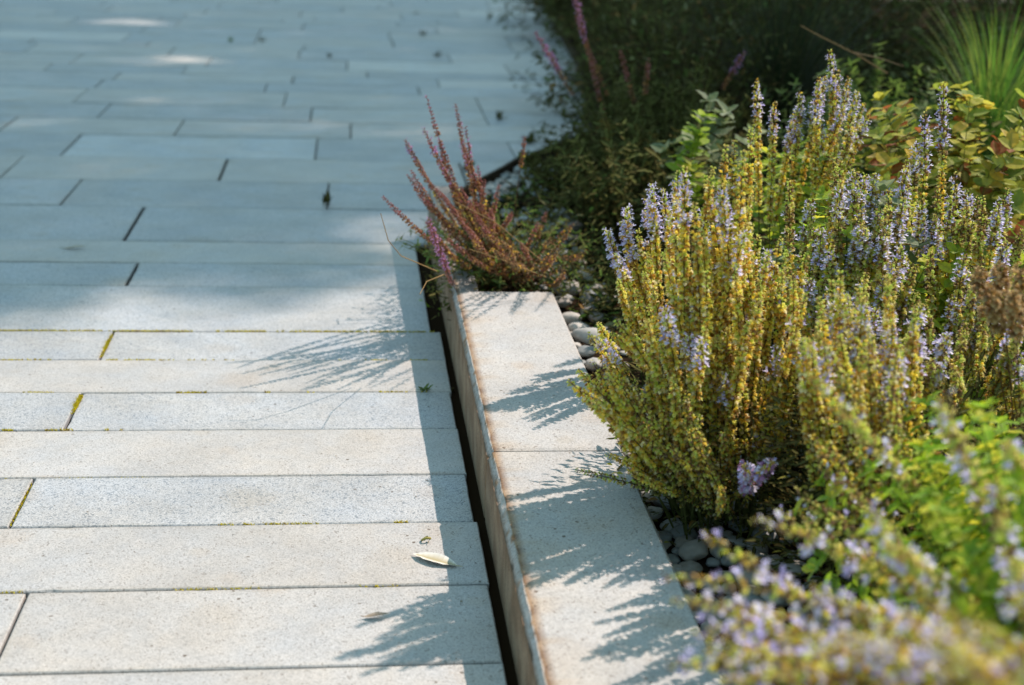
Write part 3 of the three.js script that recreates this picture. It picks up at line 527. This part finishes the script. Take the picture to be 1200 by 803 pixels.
// reddish plant on the kerb's end
{
  const g = thing('heather_plant', ground(0.44, -3.88)); tag(g, 'wispy plant with thin reddish pink spikes spilling over the far end of the kerb', 'flowering plant');
  const base = { from: 0.45, gap: 0.0095, per: 5, cal: [0.0064, 0.0029], wobble: 0.14, arch: -0.04, stem: [0.12, 0.08, 0.03], stemTop: [0.2, 0.09, 0.06], skip: 0.06 };
  const pal = (s) => s > 0.8 ? ROSE : s > 0.45 ? RUST.concat(RUST, ROSE) : RUST.concat(RUST, BROWN, [GOLD[2], GOLD[0]]);
  for (const [x, y, D, from] of [[475, 165, 3.65, 0.3], [500, 114, 3.7, 0.35], [497, 152, 3.62, 0.35], [534, 122, 3.75, 0.35], [546, 150, 3.7, 0.4], [541, 168, 3.66, 0.4], [482, 200, 3.6, 0.5], [490, 228, 3.62, 0.5], [478, 205, 3.7, 0.55], [449, 231, 3.5, 0.45], [515, 190, 3.66, 0.35], [560, 195, 3.78, 0.4], [568, 212, 3.72, 0.35], [585, 218, 3.8, 0.4], [520, 230, 3.55, 0.3], [505, 215, 3.6, 0.3], [540, 220, 3.6, 0.3], [615, 162, 4.0, 0.78], [600, 250, 3.8, 0.4], [630, 262, 3.8, 0.4], [575, 245, 3.7, 0.3], [560, 255, 3.6, 0.3], [500, 260, 3.5, 0.3], [640, 250, 4, 0.6], [610, 285, 3.65, 0.4], [545, 265, 3.55, 0.3], [525, 280, 3.5, 0.3], [650, 300, 3.75, 0.5], [515, 165, 3.72, 0.4], [555, 235, 3.75, 0.4]])
    makeSpike(V(rr(-0.06, 0.10), 0.02, rr(-0.12, 0.10)), loc(g, at(x, y, D)), { ...base, pal, from, flowers: y < 200 ? [0.8, 1, 0.25] : null, fpal: MAUVE }, g);
  for (let i = 0; i < 24; i++) { const x = rr(500, 690), y = rr(258, 318), D = rr(3.45, 3.95); makeSpike(V(rr(-0.08, 0.12), 0.02, rr(-0.14, 0.10)), loc(g, at(x, y, D)), { ...base, pal: (s) => RUST.concat(BROWN, BROWN, [GOLD[2]]), from: 0.35, gap: 0.013, per: 4, wobble: 0.16 }, g); }
  makeSpike(V(-0.08, 0.02, 0.05), loc(g, at(503, 258, 3.5)), { ...base, arch: -0.4, pal: () => ROSE, from: 0.65, gap: 0.008, flowers: [0.3, 1, 0.9], fpal: MAUVE }, g);
  const st = new Tris();                          // bare stalks bending down over the slabs
  for (const L of [[[512, 318, 3.5], [470, 300, 3.35], [455, 282, 3.3], [446, 250, 3.3]], [[520, 322, 3.5], [500, 330, 3.35], [492, 345, 3.25]], [[640, 310, 3.7], [580, 260, 3.6], [530, 235, 3.6]], [[640, 325, 3.7], [590, 305, 3.6], [550, 292, 3.55]]]) st.tube(L.map(([x, y, D]) => loc(g, at(x, y, D))), 0.0014, 0.0009, [0.24, 0.16, 0.07], 4);
  tag(part('stem', st.geo(), M.stem, g), 0, 0, 0);
  leafyStems(g, { n: 50, h: 0.22, spread: 0.32, kind: 'fern', size: [0.016, 0.034], singles: 40, gap: 0.028, from: 0.15, show: 0.7 });
  const t = new Tris(); for (let i = 0; i < 3000; i++) { const x = rr(-0.22, 0.38), z = rr(-0.36, 0.30); addLeaf(t, pick(['olive', 'dark', 'olive', 'dark', 'fern']), V(x, rr(0.0, 0.22) * (1 - Math.abs(x) * 1.6), z), V(rr(-1, 1), rr(-0.3, 0.8), rr(-1, 1)), V(rr(-0.5, 0.5), 1, rr(-0.5, 0.5)), rr(0.012, 0.028)); }
  tag(part('foliage', t.geo(), M.dull, g), 0, 0, 0, 'stuff');
}
// two magenta spikes behind the reddish plant
{
  const g = thing('flowering_plant', ground(1.08, -5.15)); tag(g, 'thin stalks with two magenta pink flower spikes in front of the dark shrub', 'flowering plant');
  const base = { gap: 0.012, per: 5, cal: [0.0085, 0.0042], wobble: 0.06, arch: -0.2, stem: [0.10, 0.09, 0.04] };
  for (const [x, y, D, from, fl] of [[628, 39, 4.9, 0.68, 1], [672, -12, 5.0, 0.62, 1], [675, 20, 5.1, 0.6, 0], [727, 60, 4.9, 0.7, 0], [872, 62, 4.9, 0.8, 1], [690, 60, 5, 0.5, 0], [760, 70, 4.8, 0.8, 0]]) makeSpike(V(rr(-0.1, 0.1), 0.02, rr(-0.1, 0.1)), loc(g, at(x, y, D)), { ...base, from, pal: (s) => s > 0.4 ? ROSE : RUST, flowers: fl ? [0.4, 1, 0.7] : null, fpal: MAUVE, fl: 0.012 }, g);
  leafyStems(g, { n: 26, h: 0.5, spread: 0.34, kind: 'dark', size: [0.03, 0.06], singles: 60, gap: 0.05, from: 0.3, show: 0.6 });
}
// lit yellow-green leaves
for (const [x, z, h, sp, n, label] of [
  [1.00, -4.02, 0.50, 0.10, 9, 'low plant with sunlit yellow green leaves behind the golden spikes'],
  [1.26, -3.8, 0.50, 0.20, 16, 'bushy plant with sunlit green leaves under the tallest violet spikes']]) {
  const g = thing('leafy_plant', ground(x, z)); tag(g, label, 'leafy plant');
  leafyStems(g, { n, h, spread: sp, kind: 'lime', size: [0.045, 0.075], singles: 110, gap: 0.06, from: 0.55, show: 0.55, top: 5 });
  basal(g, 260, sp * 1.6, h * 0.75, 'dark', [0.03, 0.055]);
}
{
  const g = thing('leafy_plant', ground(1.62, -3.55)); tag(g, 'plant with red and yellow autumn leaves at the right edge', 'leafy plant');
  leafyStems(g, { n: 64, h: 0.64, spread: 0.38, kind: 'autumn', size: [0.04, 0.072], singles: 300, gap: 0.055, from: 0.5, show: 0.5, top: 5 });
  basal(g, 320, 0.4, 0.5, 'dark', [0.03, 0.06]);
}
for (const [px, py, D, s, label] of [[1015, 210, 2.75, 0.062, 0], [842, 100, 4.3, 0.07, 1]]) {   // pale broad leaves
  const g = thing('leafy_plant', ground(at(px, py, D).x, at(px, py, D).z)); tag(g, label ? 'small grey green leaved plant in the shade left of the tall violet spikes' : 'pale grey green broad leaved stems among the violet flower spikes', 'leafy plant');
  leafyStems(g, { n: 12, h: at(px, py, D).y - g.position.y, spread: 0.16, kind: 'silver', size: [s * 0.7, s * 1.1], singles: 60, gap: 0.07, from: 0.4, show: 0.5 });
}
{ // dim ferny plant
  const g = thing('leafy_plant', ground(1.78, -4.7)); tag(g, 'soft ferny green plant in the shade below the tall grass', 'leafy plant');
  leafyStems(g, { n: 60, h: 0.55, spread: 0.4, kind: 'fern', size: [0.03, 0.06], singles: 120, gap: 0.03, from: 0.3, show: 0.6, per: 3 });
}
// grasses
function grass(p, label, n, h, spread, cols, name = 'grass_tuft') {
  const g = thing(name, p); tag(g, label, 'grass');
  const mass = new Tris();
  for (let i = 0; i < n; i++) {
    const t = i < 130 ? new Tris() : mass, a = rnd() * 6.2832, r = spread * rr(0.3, 1.1), H = h * rr(0.7, 1.1), b = V(rr(-0.06, 0.06), 0, rr(-0.06, 0.06)), tip = V(Math.cos(a) * r, H, Math.sin(a) * r), mid = V(tip.x * 0.25, H * 0.75, tip.z * 0.25), c = mulc(pick(cols), rr(0.8, 1.2)), w = rr(0.0014, 0.0028), side = V(-Math.sin(a), 0, Math.cos(a));
    let prev = null;
    for (let k = 0; k <= 7; k++) { const q = bez(b, mid, tip, k / 7), ww = w * (1 - (k / 7) ** 2 * 0.95), l = q.clone().addScaledVector(side, -ww), e = q.clone().addScaledVector(side, ww); if (prev) t.quad(prev[0], prev[1], e, l, c); prev = [l, e]; }
    if (i < 130) part('blade', t.geo(), M.leaf, g);
  }
  if (n > 130) tag(part('blades', mass.geo(), M.leaf, g), 0, 0, 0, 'stuff');
  return g;
}
grass(ground(2.32, -4.95), 'tuft of fresh green grass with sunlit arching blades at the top right corner', 330, 0.66, 0.42, [[0.10, 0.24, 0.03], [0.14, 0.28, 0.035], [0.07, 0.15, 0.03], [0.22, 0.30, 0.05]]);
grass(ground(1.75, -5.7), 'dark dull green grass in the deep shade left of the fresh grass tuft', 420, 0.75, 0.6, [[0.02, 0.035, 0.01], [0.03, 0.042, 0.012], [0.042, 0.04, 0.016]]);
// dark shrubs behind
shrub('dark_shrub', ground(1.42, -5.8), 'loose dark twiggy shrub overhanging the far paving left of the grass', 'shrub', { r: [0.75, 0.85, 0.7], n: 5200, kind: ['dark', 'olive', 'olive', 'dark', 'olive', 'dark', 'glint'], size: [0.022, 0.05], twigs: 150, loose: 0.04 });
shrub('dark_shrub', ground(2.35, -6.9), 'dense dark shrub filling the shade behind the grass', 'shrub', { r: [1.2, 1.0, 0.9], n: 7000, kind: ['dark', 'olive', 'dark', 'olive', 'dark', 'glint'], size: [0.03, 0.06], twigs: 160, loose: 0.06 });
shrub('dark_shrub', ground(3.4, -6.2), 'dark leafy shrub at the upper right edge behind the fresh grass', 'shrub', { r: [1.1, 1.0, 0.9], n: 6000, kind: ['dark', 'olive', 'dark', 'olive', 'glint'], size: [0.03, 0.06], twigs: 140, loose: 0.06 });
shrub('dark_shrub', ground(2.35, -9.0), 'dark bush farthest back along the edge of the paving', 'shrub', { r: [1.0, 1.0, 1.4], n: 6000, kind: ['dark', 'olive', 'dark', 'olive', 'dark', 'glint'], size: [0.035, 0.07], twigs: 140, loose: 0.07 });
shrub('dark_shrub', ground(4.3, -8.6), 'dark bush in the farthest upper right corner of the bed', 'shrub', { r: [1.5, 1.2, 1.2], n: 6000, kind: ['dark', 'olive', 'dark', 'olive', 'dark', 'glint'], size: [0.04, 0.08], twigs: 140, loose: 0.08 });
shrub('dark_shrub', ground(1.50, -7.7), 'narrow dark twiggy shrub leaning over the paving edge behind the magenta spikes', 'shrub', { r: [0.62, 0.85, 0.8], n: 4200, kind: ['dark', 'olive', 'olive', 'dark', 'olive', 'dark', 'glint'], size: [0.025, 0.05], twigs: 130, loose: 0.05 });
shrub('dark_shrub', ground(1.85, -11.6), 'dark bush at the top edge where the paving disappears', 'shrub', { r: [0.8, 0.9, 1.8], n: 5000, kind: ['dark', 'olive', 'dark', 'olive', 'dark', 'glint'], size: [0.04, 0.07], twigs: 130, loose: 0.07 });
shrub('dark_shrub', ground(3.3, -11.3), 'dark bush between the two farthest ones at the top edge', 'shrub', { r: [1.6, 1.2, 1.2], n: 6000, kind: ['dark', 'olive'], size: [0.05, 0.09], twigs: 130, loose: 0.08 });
// low cover on the soil
{
  const t = new Tris();
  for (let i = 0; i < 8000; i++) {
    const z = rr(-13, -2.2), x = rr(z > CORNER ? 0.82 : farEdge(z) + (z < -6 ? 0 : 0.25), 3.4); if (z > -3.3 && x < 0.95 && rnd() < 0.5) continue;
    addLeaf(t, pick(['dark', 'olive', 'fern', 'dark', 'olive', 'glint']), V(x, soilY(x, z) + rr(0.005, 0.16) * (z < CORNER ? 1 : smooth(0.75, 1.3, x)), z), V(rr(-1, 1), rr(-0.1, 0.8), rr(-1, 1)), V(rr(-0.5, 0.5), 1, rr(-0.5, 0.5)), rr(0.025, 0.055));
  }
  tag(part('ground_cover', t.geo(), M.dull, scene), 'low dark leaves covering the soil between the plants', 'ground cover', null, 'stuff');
}
// ---- near, out of focus
{
  const g = thing('sage_plant', ground(0.92, -1.34)); tag(g, 'near blurred clump of violet flower stalks leaning left over the kerb at the bottom', 'sage plant');
  const base = { from: 0.5, gap: 0.019, per: 7, cal: [0.0072, 0.003], pal: () => GREENGOLD.concat(BROWN, BROWN, GOLD), wobble: 0.09, arch: 0.22, fl: 0.0145, stem: [0.30, 0.33, 0.10], stemTop: [0.28, 0.26, 0.10] };
  const hero = [[830, 630, 1.52], [889, 610, 1.5], [786, 678, 1.46], [795, 705, 1.42], [818, 702, 1.45], [835, 735, 1.36], [790, 780, 1.36], [832, 765, 1.3], [852, 716, 1.4], [902, 735, 1.3], [872, 770, 1.26], [955, 690, 1.4], [1015, 648, 1.5], [978, 705, 1.35], [1020, 765, 1.2], [1060, 720, 1.2], [850, 800, 1.22], [820, 745, 1.34]];
  for (const [x, y, D] of hero) makeSpike(V(rr(-0.06, 0.1), 0.03, rr(-0.08, 0.08)), loc(g, at(x, y, D)), { ...base, flowers: [rr(0.3, 0.6), 1, rr(0.10, 0.22)] }, g);
  const P = [[820, 760], [920, 740], [1010, 710], [1100, 710], [1100, 840], [820, 840]];
  for (let i = 0; i < 22; i++) { const [x, y] = sample(P); makeSpike(V(rr(-0.08, 0.12), 0.03, rr(-0.08, 0.1)), loc(g, at(x, y, rr(1.15, 1.42))), { ...base, flowers: rnd() < 0.5 ? [0.5, 1, 0.18] : null }, g); }
  leafyStems(g, { n: 210, h: 0.47, spread: 0.38, kind: 'bright', size: [0.02, 0.04], singles: 160, gap: 0.035, from: 0.3, show: 0.6 });
}
{
  const g = thing('sage_plant', ground(1.07, -1.78)); tag(g, 'blurred bush of bright green leaves just behind the nearest one, right of the violet stalks', 'sage plant');
  leafyStems(g, { n: 150, h: 0.48, spread: 0.42, kind: 'bright', size: [0.024, 0.048], singles: 300, gap: 0.030, from: 0.35, show: 0.7, per: 3, top: 5 });
  const base = { from: 0.6, gap: 0.011, per: 5, cal: [0.0085, 0.0036], pal: () => GREENGOLD, wobble: 0.05, arch: 0.1, fl: 0.012, stem: [0.30, 0.36, 0.10], stemTop: [0.30, 0.32, 0.10], stemR: 0.003 };
  for (const [x, y, D] of [[935, 575, 1.98], [960, 545, 2.0], [915, 600, 1.95], [985, 560, 1.95], [1000, 530, 2.05], [945, 610, 1.9], [975, 600, 1.92], [1010, 585, 1.9]]) makeSpike(V(rr(-0.16, -0.04), 0.03, rr(-0.04, 0.1)), loc(g, at(x, y, D)), { ...base, from: 0.35, gap: 0.014, per: 6, pal: () => BROWN.concat(GREENGOLD), flowers: [0.5, 1, 0.1] }, g);
  for (const [x, y, D] of [[950, 440, 1.75], [1100, 470, 1.6], [1180, 520, 1.5], [1040, 640, 1.4], [1190, 660, 1.3]]) makeSpike(V(rr(-0.06, 0.06), 0.03, rr(-0.06, 0.06)), loc(g, at(x, y, D)), { ...base, flowers: [0.3, 0.95, 0.16] }, g);
}
{
  const g = thing('sage_plant', ground(1.08, -0.98)); tag(g, 'near blurred brown and violet flower stalks in the bottom right corner', 'sage plant');
  const base = { from: 0.5, gap: 0.020, per: 7, cal: [0.0078, 0.0032], pal: () => BROWN.concat(BROWN, GREENGOLD, GOLD), wobble: 0.09, arch: 0.12, fl: 0.0145, stem: [0.30, 0.33, 0.10] };
  const P = [[1000, 740], [1080, 690], [1210, 670], [1210, 850], [1000, 850]];
  for (let i = 0; i < 40; i++) { const [x, y] = sample(P); makeSpike(V(rr(-0.1, 0.1), 0.03, rr(-0.1, 0.1)), loc(g, at(x, y, rr(0.95, 1.2))), { ...base, flowers: rnd() < 0.4 ? [0.6, 1, 0.18] : null }, g); }
  leafyStems(g, { n: 90, h: 0.5, spread: 0.34, kind: 'bright', size: [0.022, 0.042], singles: 120, gap: 0.035, from: 0.3, show: 0.6 });
}
{
  const g = thing('sage_plant', ground(0.92, -1.44)); tag(g, 'nearest blurred yellow green leafy bush at the right edge below the dried seed heads', 'sage plant');
  leafyStems(g, { n: 150, h: 0.64, spread: 0.33, kind: 'bright', size: [0.02, 0.038], singles: 300, gap: 0.028, from: 0.3, show: 0.7, per: 3, top: 5 });
  const base = { from: 0.55, gap: 0.02, per: 7, cal: [0.0078, 0.0032], pal: () => GREENGOLD.concat(BROWN), wobble: 0.06, arch: 0.1, fl: 0.0135, stem: [0.30, 0.36, 0.10] };
  for (const [x, y, D] of [[1110, 470, 1.5], [1170, 570, 1.4], [1020, 600, 1.45]]) makeSpike(V(rr(-0.06, 0.06), 0.03, rr(-0.06, 0.06)), loc(g, at(x, y, D)), { ...base, flowers: [0.2, 1, 0.22] }, g);
}
{ // dried seed heads
  const g = thing('dried_flower', ground(1.22, -2.2)); tag(g, 'dried brown seed heads at the right edge above the bright green bush', 'dried flower');
  const base = { from: 0.86, gap: 0.013, per: 8, cal: [0.0125, 0.0048], pal: () => [[0.30, 0.16, 0.06], [0.44, 0.27, 0.10], [0.55, 0.38, 0.18]], wobble: 0.03, arch: 0.04, stem: [0.16, 0.10, 0.05] };
  for (const [x, y, D] of [[1148, 318, 2.2], [1172, 312, 2.18], [1195, 315, 2.15], [1160, 338, 2.12], [1188, 345, 2.1]]) makeSpike(V(rr(-0.03, 0.03), 0.02, rr(-0.03, 0.03)), loc(g, at(x, y, D)), base, g);
}
// ---- moss, weeds, fallen leaves
{
  const t = new Tris(), tuft = (x, z, r, n, y0 = -0.006) => { for (let i = 0; i < n; i++) { const a = rnd() * 6.2832, q = Math.sqrt(rnd()) * r, p = V(x + Math.cos(a) * q, y0, z + Math.sin(a) * q * 0.6), c = mulc(pick([[0.66, 0.56, 0.02], [0.55, 0.52, 0.02], [0.36, 0.24, 0.02], [0.74, 0.66, 0.05]]), rr(0.7, 1.1)), h = rr(0.003, 0.0065); const d = rv(0.004); t.tri(p.clone().add(V(-0.0016, 0, 0)), p.clone().add(V(0.0016, 0, 0.001)), p.clone().add(V(d.x, h, d.z)), c); t.tri(p.clone().add(V(0, 0, -0.0016)), p.clone().add(V(0, 0, 0.0016)), p.clone().add(V(d.x * 1.3, h * 0.8, d.z)), c); } };
  const line = (x0, x1, z, dens, y) => { for (let x = x0; x < x1; x += 0.004) if (n2(x * 7, z * 31) + dens > rnd() * 1.2) tuft(x, z - 0.001, 0.0028, 5, y); };
  line(-1.0, 0.235, -3.7105, 0.95, -0.0012); line(-1.0, 0.235, -3.4735, 0.3, -0.002); line(-1.0, 0.2, -3.2375, 0.45, -0.002); line(-0.8, -0.5, -3.0015, 0.35, -0.002); line(-0.25, -0.06, -2.5145, 0.9, -0.004); line(0.09, 0.125, -2.5145, 1.2, -0.003); line(-0.6, 0.1, -2.257, 0.15, -0.004); line(-0.7, -0.4, -2.7425, 0.45);
  for (let z = -3.22; z < -3.10; z += 0.003) tuft(-0.628, z, 0.006, z < -3.14 ? 14 : 2, -0.002);
  for (let z = -3.69; z < -3.5; z += 0.004) tuft(-0.629, z, 0.005, Math.abs(z + 3.6) < 0.035 ? 14 : 3, -0.003);
  for (let z = -2.72; z < -2.53; z += 0.005) tuft(-0.637, z, 0.003, 3);
  tag(part('moss', t.geo(), M.leaf, scene), 'yellow green moss growing in the joints between the pale paving slabs', 'moss', null, 'stuff');
}
{ // grit, soil crumbs and leaf bits lying in the gutter and along the kerb
  const t = new Tris();
  for (let i = 0; i < 2600; i++) { const z = rr(-4.7, -1.0), s = rr(0.0015, 0.006), p = V(0.2515 + rr(-0.010, 0.012), -0.066 + rr(0, 0.012) + 0.02 * Math.max(0, n2(z * 3, 5)), z), c = mulc(pick([[0.06, 0.04, 0.02], [0.10, 0.07, 0.04], [0.03, 0.02, 0.012], [0.16, 0.12, 0.07], [0.12, 0.05, 0.02]]), rr(0.6, 1.2)), q = [rv(1), rv(1), rv(1), rv(1)].map((v) => v.normalize().multiplyScalar(s).add(p)); t.tri(q[0], q[1], q[2], c); t.tri(q[0], q[2], q[3], c); t.tri(q[0], q[1], q[3], c); t.tri(q[1], q[2], q[3], c); }
  for (let i = 0; i < 70; i++) { const z = rr(-4.5, -1.2); addLeaf(t, 'olive', V(0.25, -0.05, z), V(rr(-0.4, 0.4), rr(-0.1, 0.3), rr(-1, 1)), V(rr(-0.4, 0.4), 1, 0), rr(0.012, 0.03)); }
  tag(part('gutter_litter', t.geo(), M.dull, scene), 'dark crumbs of soil and leaf bits lying in the gutter along the kerb', 'litter', null, 'stuff');
  const d = new Tris();
  for (let i = 0; i < 330; i++) { const z = rr(-8, -1.6), x = 0.23 - Math.pow(rnd(), i < 160 ? 3 : 1) * 1.4, s = rr(0.0012, 0.004), p = V(x, 0.001 + s * 0.4, z), c = mulc(pick([[0.12, 0.08, 0.04], [0.2, 0.15, 0.08], [0.06, 0.05, 0.03]]), rr(0.6, 1.2)), q = [rv(1), rv(1), rv(1), rv(1)].map((v) => v.normalize().multiplyScalar(s).setY(Math.abs(v.y) * s * 0.5).add(p)); d.tri(q[0], q[1], q[2], c); d.tri(q[0], q[2], q[3], c); d.tri(q[0], q[1], q[3], c); d.tri(q[1], q[2], q[3], c); }
  tag(part('paving_crumbs', d.geo(), M.dry, scene), 'tiny brown specks of plant litter scattered on the paving', 'litter', null, 'stuff');
}
function weed(px, py, s, label, kind = 'fern', n = 9, y = 0, spread = 1) {
  const p = on(px, py, y), g = thing('weed', p); tag(g, label, 'weed');
  for (let i = 0; i < n; i++) { const a = rnd() * 6.2832; leafPart(kind, V(rr(-0.2, 0.2) * s, 0, rr(-0.2, 0.2) * s), V(Math.cos(a) * spread, rr(0.5, 1.6), Math.sin(a) * 0.7 * spread), V(-Math.cos(a) * 0.8, 1, -Math.sin(a) * 0.8).add(rv(0.3)), s * rr(0.6, 1.1), g); }
}
weed(383, 241, 0.055, 'dark weed standing in a joint of the shaded paving left of the reddish plant', 'olive', 7, 0, 0.3);
weed(547, 200, 0.06, 'small blurred weed in the paving seen between the reddish spikes', 'olive', 9);
weed(585, 140, 0.06, 'small weed in a paving joint just above the reddish spikes', 'olive', 8);
weed(622, 168, 0.07, 'dark weed on the far paving right of the reddish spikes', 'dark', 9);
weed(497, 458, 0.028, 'small green sprout in a joint close to the gutter', 'fern', 7);
weed(556, 592, 0.026, 'tiny green seedling in the gutter beside the kerb', 'bright', 5, -0.03);
weed(502, 378, 0.075, 'green leaf sprout growing out of the gutter beside the pale kerb', 'bright', 4, -0.05);
weed(526, 460, 0.026, 'reddish brown tuft in the gutter at a slab corner', 'olive', 10, -0.02);
weed(307, 49, 0.045, 'dark speck of weed far up the paving', 'dark', 6);
weed(270, 49, 0.04, 'green speck of weed on the far paving left of a pale slab', 'fern', 6);
weed(512, 66, 0.055, 'dark weed between far slabs above the reddish spikes', 'dark', 7);
weed(386, 67, 0.04, 'small dark weed on the far paving, one of the highest', 'dark', 6);
weed(495, 41, 0.06, 'brown dry tuft on the far paving near the top', 'olive', 6);
function fallen(px, py, len, wid, dir, cols, label, lift = 0.003, curl = -0.12) {
  const p = on(px, py, 0.002), t = new Tris(), d = V(Math.cos(dir), 0, -Math.sin(dir));
  leafTris(t, len, wid, { n: 9, c: cols[0], e: cols[1], v: cols[2], fold: 0.35, curl, shape: 0.95 }, mat4(V(0, lift, 0).addScaledVector(d, -len / 2), d, V(0, 1, 0)));
  const g = thing('fallen_leaf', p); tag(g, label, 'leaf'); part('blade', t.geo(true), M.dry, g);
  const s = new Tris(), e = V(0, lift, 0).addScaledVector(d, -len / 2); s.tube([e, e.clone().addScaledVector(d, -len * 0.14).add(V(0, 0.002, 0))], 0.0009, 0.0006, cols[2], 4); part('stalk', s.geo(), M.stem, g);
}
fallen(509, 658, 0.090, 0.0165, Math.PI - 0.55, [[0.66, 0.65, 0.60], [0.72, 0.71, 0.66], [0.34, 0.29, 0.15]], 'pale dry leaf lying across the shadow edge on the near paving', 0.0025, -0.02);
fallen(441, 724, 0.042, 0.0065, 0.05, [[0.28, 0.24, 0.19], [0.34, 0.30, 0.24], [0.2, 0.15, 0.1]], 'small grey brown leaf on the near sunlit paving');
fallen(88, 292, 0.075, 0.010, 0.0, [[0.40, 0.34, 0.26], [0.46, 0.40, 0.30], [0.25, 0.2, 0.12]], 'pale narrow leaf on the shaded paving at the left');
fallen(488, 16, 0.08, 0.016, 0.4, [[0.16, 0.12, 0.06], [0.2, 0.15, 0.08], [0.1, 0.08, 0.05]], 'brown leaf far up the paving');
{ // curled seed on the paving
  const p = on(499, 633, 0.004), g = thing('seed_pod', p); tag(g, 'tiny curled dry seed pod just above the pale fallen leaf', 'seed pod');
  const t = new Tris(), L = []; for (let i = 0; i <= 10; i++) { const a = i / 10 * 5.2; L.push(V(Math.cos(a) * 0.008, 0.003 + 0.004 * Math.sin(a * 1.3), Math.sin(a) * 0.007)); } t.tube(L, 0.0028, 0.0014, [0.28, 0.25, 0.06], 5); part('husk', t.geo(true), M.dry, g);
  const s = new Tris(); s.tube([V(0.006, 0.002, 0.004), V(0.003, 0.001, 0.016)], 0.0008, 0.0006, [0.2, 0.15, 0.06], 4); part('stalk', s.geo(), M.stem, g);
}
{ // dry twig leaning in the dark shrub
  const g = thing('dry_twig', at(1040, 86, 4.6)); tag(g, 'thin pale dry twig slanting in front of the dark shade at the top', 'twig');
  const t = new Tris(); t.tube([V(0, 0, 0), loc(g, at(1000, 62, 4.6)), loc(g, at(960, 42, 4.65)), loc(g, at(938, 30, 4.7))], 0.0026, 0.0014, [0.16, 0.11, 0.05], 5); t.tube([loc(g, at(1000, 62, 4.6)), loc(g, at(1030, 68, 4.55)), loc(g, at(1060, 78, 4.5))], 0.0025, 0.001, [0.2, 0.14, 0.08], 4); part('stem', t.geo(), M.stem, g);
}
// ---------------------------------------------------------------- the trees whose shade lies on the far paving
{
  const leafT = new Tris();
  for (let k = 0; k < 14; k++) { const p = rv(0.22), f = rv(1), u = V(rr(-0.5, 0.5), 1, rr(-0.5, 0.5)); leafTris(leafT, 0.15, 0.05, { n: 2, c: [0.06, 0.10, 0.03] }, mat4(p, f, u)); }
  const cluster = leafT.geo();
  const zb = (x) => { const T = [[-9, -3.5], [-1.5, -3.58], [-0.9, -3.70], [-0.5, -3.95], [-0.2, -3.80], [0.1, -4.02], [0.6, -4.15], [1.0, -4.35], [1.5, -4.9], [3, -5.6], [9, -6]]; let i = 1; while (i < T.length - 1 && x > T[i][0]) i++; return lerp(T[i - 1][1], T[i][1], (x - T[i - 1][0]) / (T[i][0] - T[i - 1][0])); };
  const under = (px, py, D) => { const p = at(px, py, D); return [p.x - SUN.x * p.y / SUN.y, p.z - SUN.z * p.y / SUN.y, 0.16, 0.2]; };
  const spots = [under(632, 70, 4.9), under(674, 20, 5), [-1.03, -9.3, 0.26, 0.22], [-1.56, -6.9, 0.16, 0.09], [-0.3, -6.9, 0.15, 0.10], [-1.7, -11.5, 0.3, 0.25], [-0.9, -7.7, 0.14, 0.07], [0.35, -6.95, 0.1, 0.07]];
  const trees = [['shade_tree', V(10.2, 0, -13.5), 'leafy tree beyond the right edge shading the middle of the paving', (z) => z > -9], ['shade_tree', V(10.6, 0, -20), 'leafy tree farther back shading the end of the paving', (z) => z <= -9]];
  for (const [name, p, label, own] of trees) {
    const g = thing(name, p); tag(g, label, 'tree');
    const tk = new Tris(), tops = []; const L = [V(0, -0.1, 0), V(0.05, 1.8, 0.03), V(-0.1, 6, 0), V(-0.5, 10, -0.2), V(-0.9, 14, -0.3)]; tk.tube(L, 0.24, 0.07, [0.09, 0.07, 0.05], 10);
    for (let i = 0; i < 22; i++) { const b = L[2].clone().lerp(L[4], rnd()), a = rnd() * 6.2832, e = b.clone().add(V(Math.cos(a) * rr(1, 4) - 1, rr(1, 3), Math.sin(a) * rr(1, 3.4))); tk.tube([b, b.clone().lerp(e, 0.5).add(V(0, 0.3, 0)), e], 0.05, 0.012, [0.09, 0.07, 0.05], 5); }
    part('trunk', tk.geo(), M.bark, g);
    const ms = [], q = new THREE.Quaternion(), e = new THREE.Euler();
    for (let k = 0; k < 11000; k++) {
      const x = rr(-5.5, 3.6), z = rr(-17, -3.5); if (!own(z)) continue;
      if (z > zb(x) + 0.05 * n2(x * 6, z * 6) - 0.24) continue;
      if (spots.some(([a, b, u, v]) => ((x - a) / (u + 0.1)) ** 2 + ((z - b) / (v + 0.12)) ** 2 < 1)) continue;
      const h = rr(12, 16.5), t = h / SUN.y;
      q.setFromEuler(e.set(rnd() * 6, rnd() * 6, rnd() * 6)); const s = rr(0.7, 1.05);
      ms.push(new THREE.Matrix4().compose(V(x, 0, z).addScaledVector(SUN, t).sub(p), q.clone(), V(s, s, s)));
    }
    const im = new THREE.InstancedMesh(cluster, M.leaf, ms.length); im.name = 'crown'; ms.forEach((m, i) => im.setMatrixAt(i, m)); im.castShadow = true; tag(im, 0, 0, 0, 'stuff'); g.add(im);
  }
}
renderer.render(scene, camera);
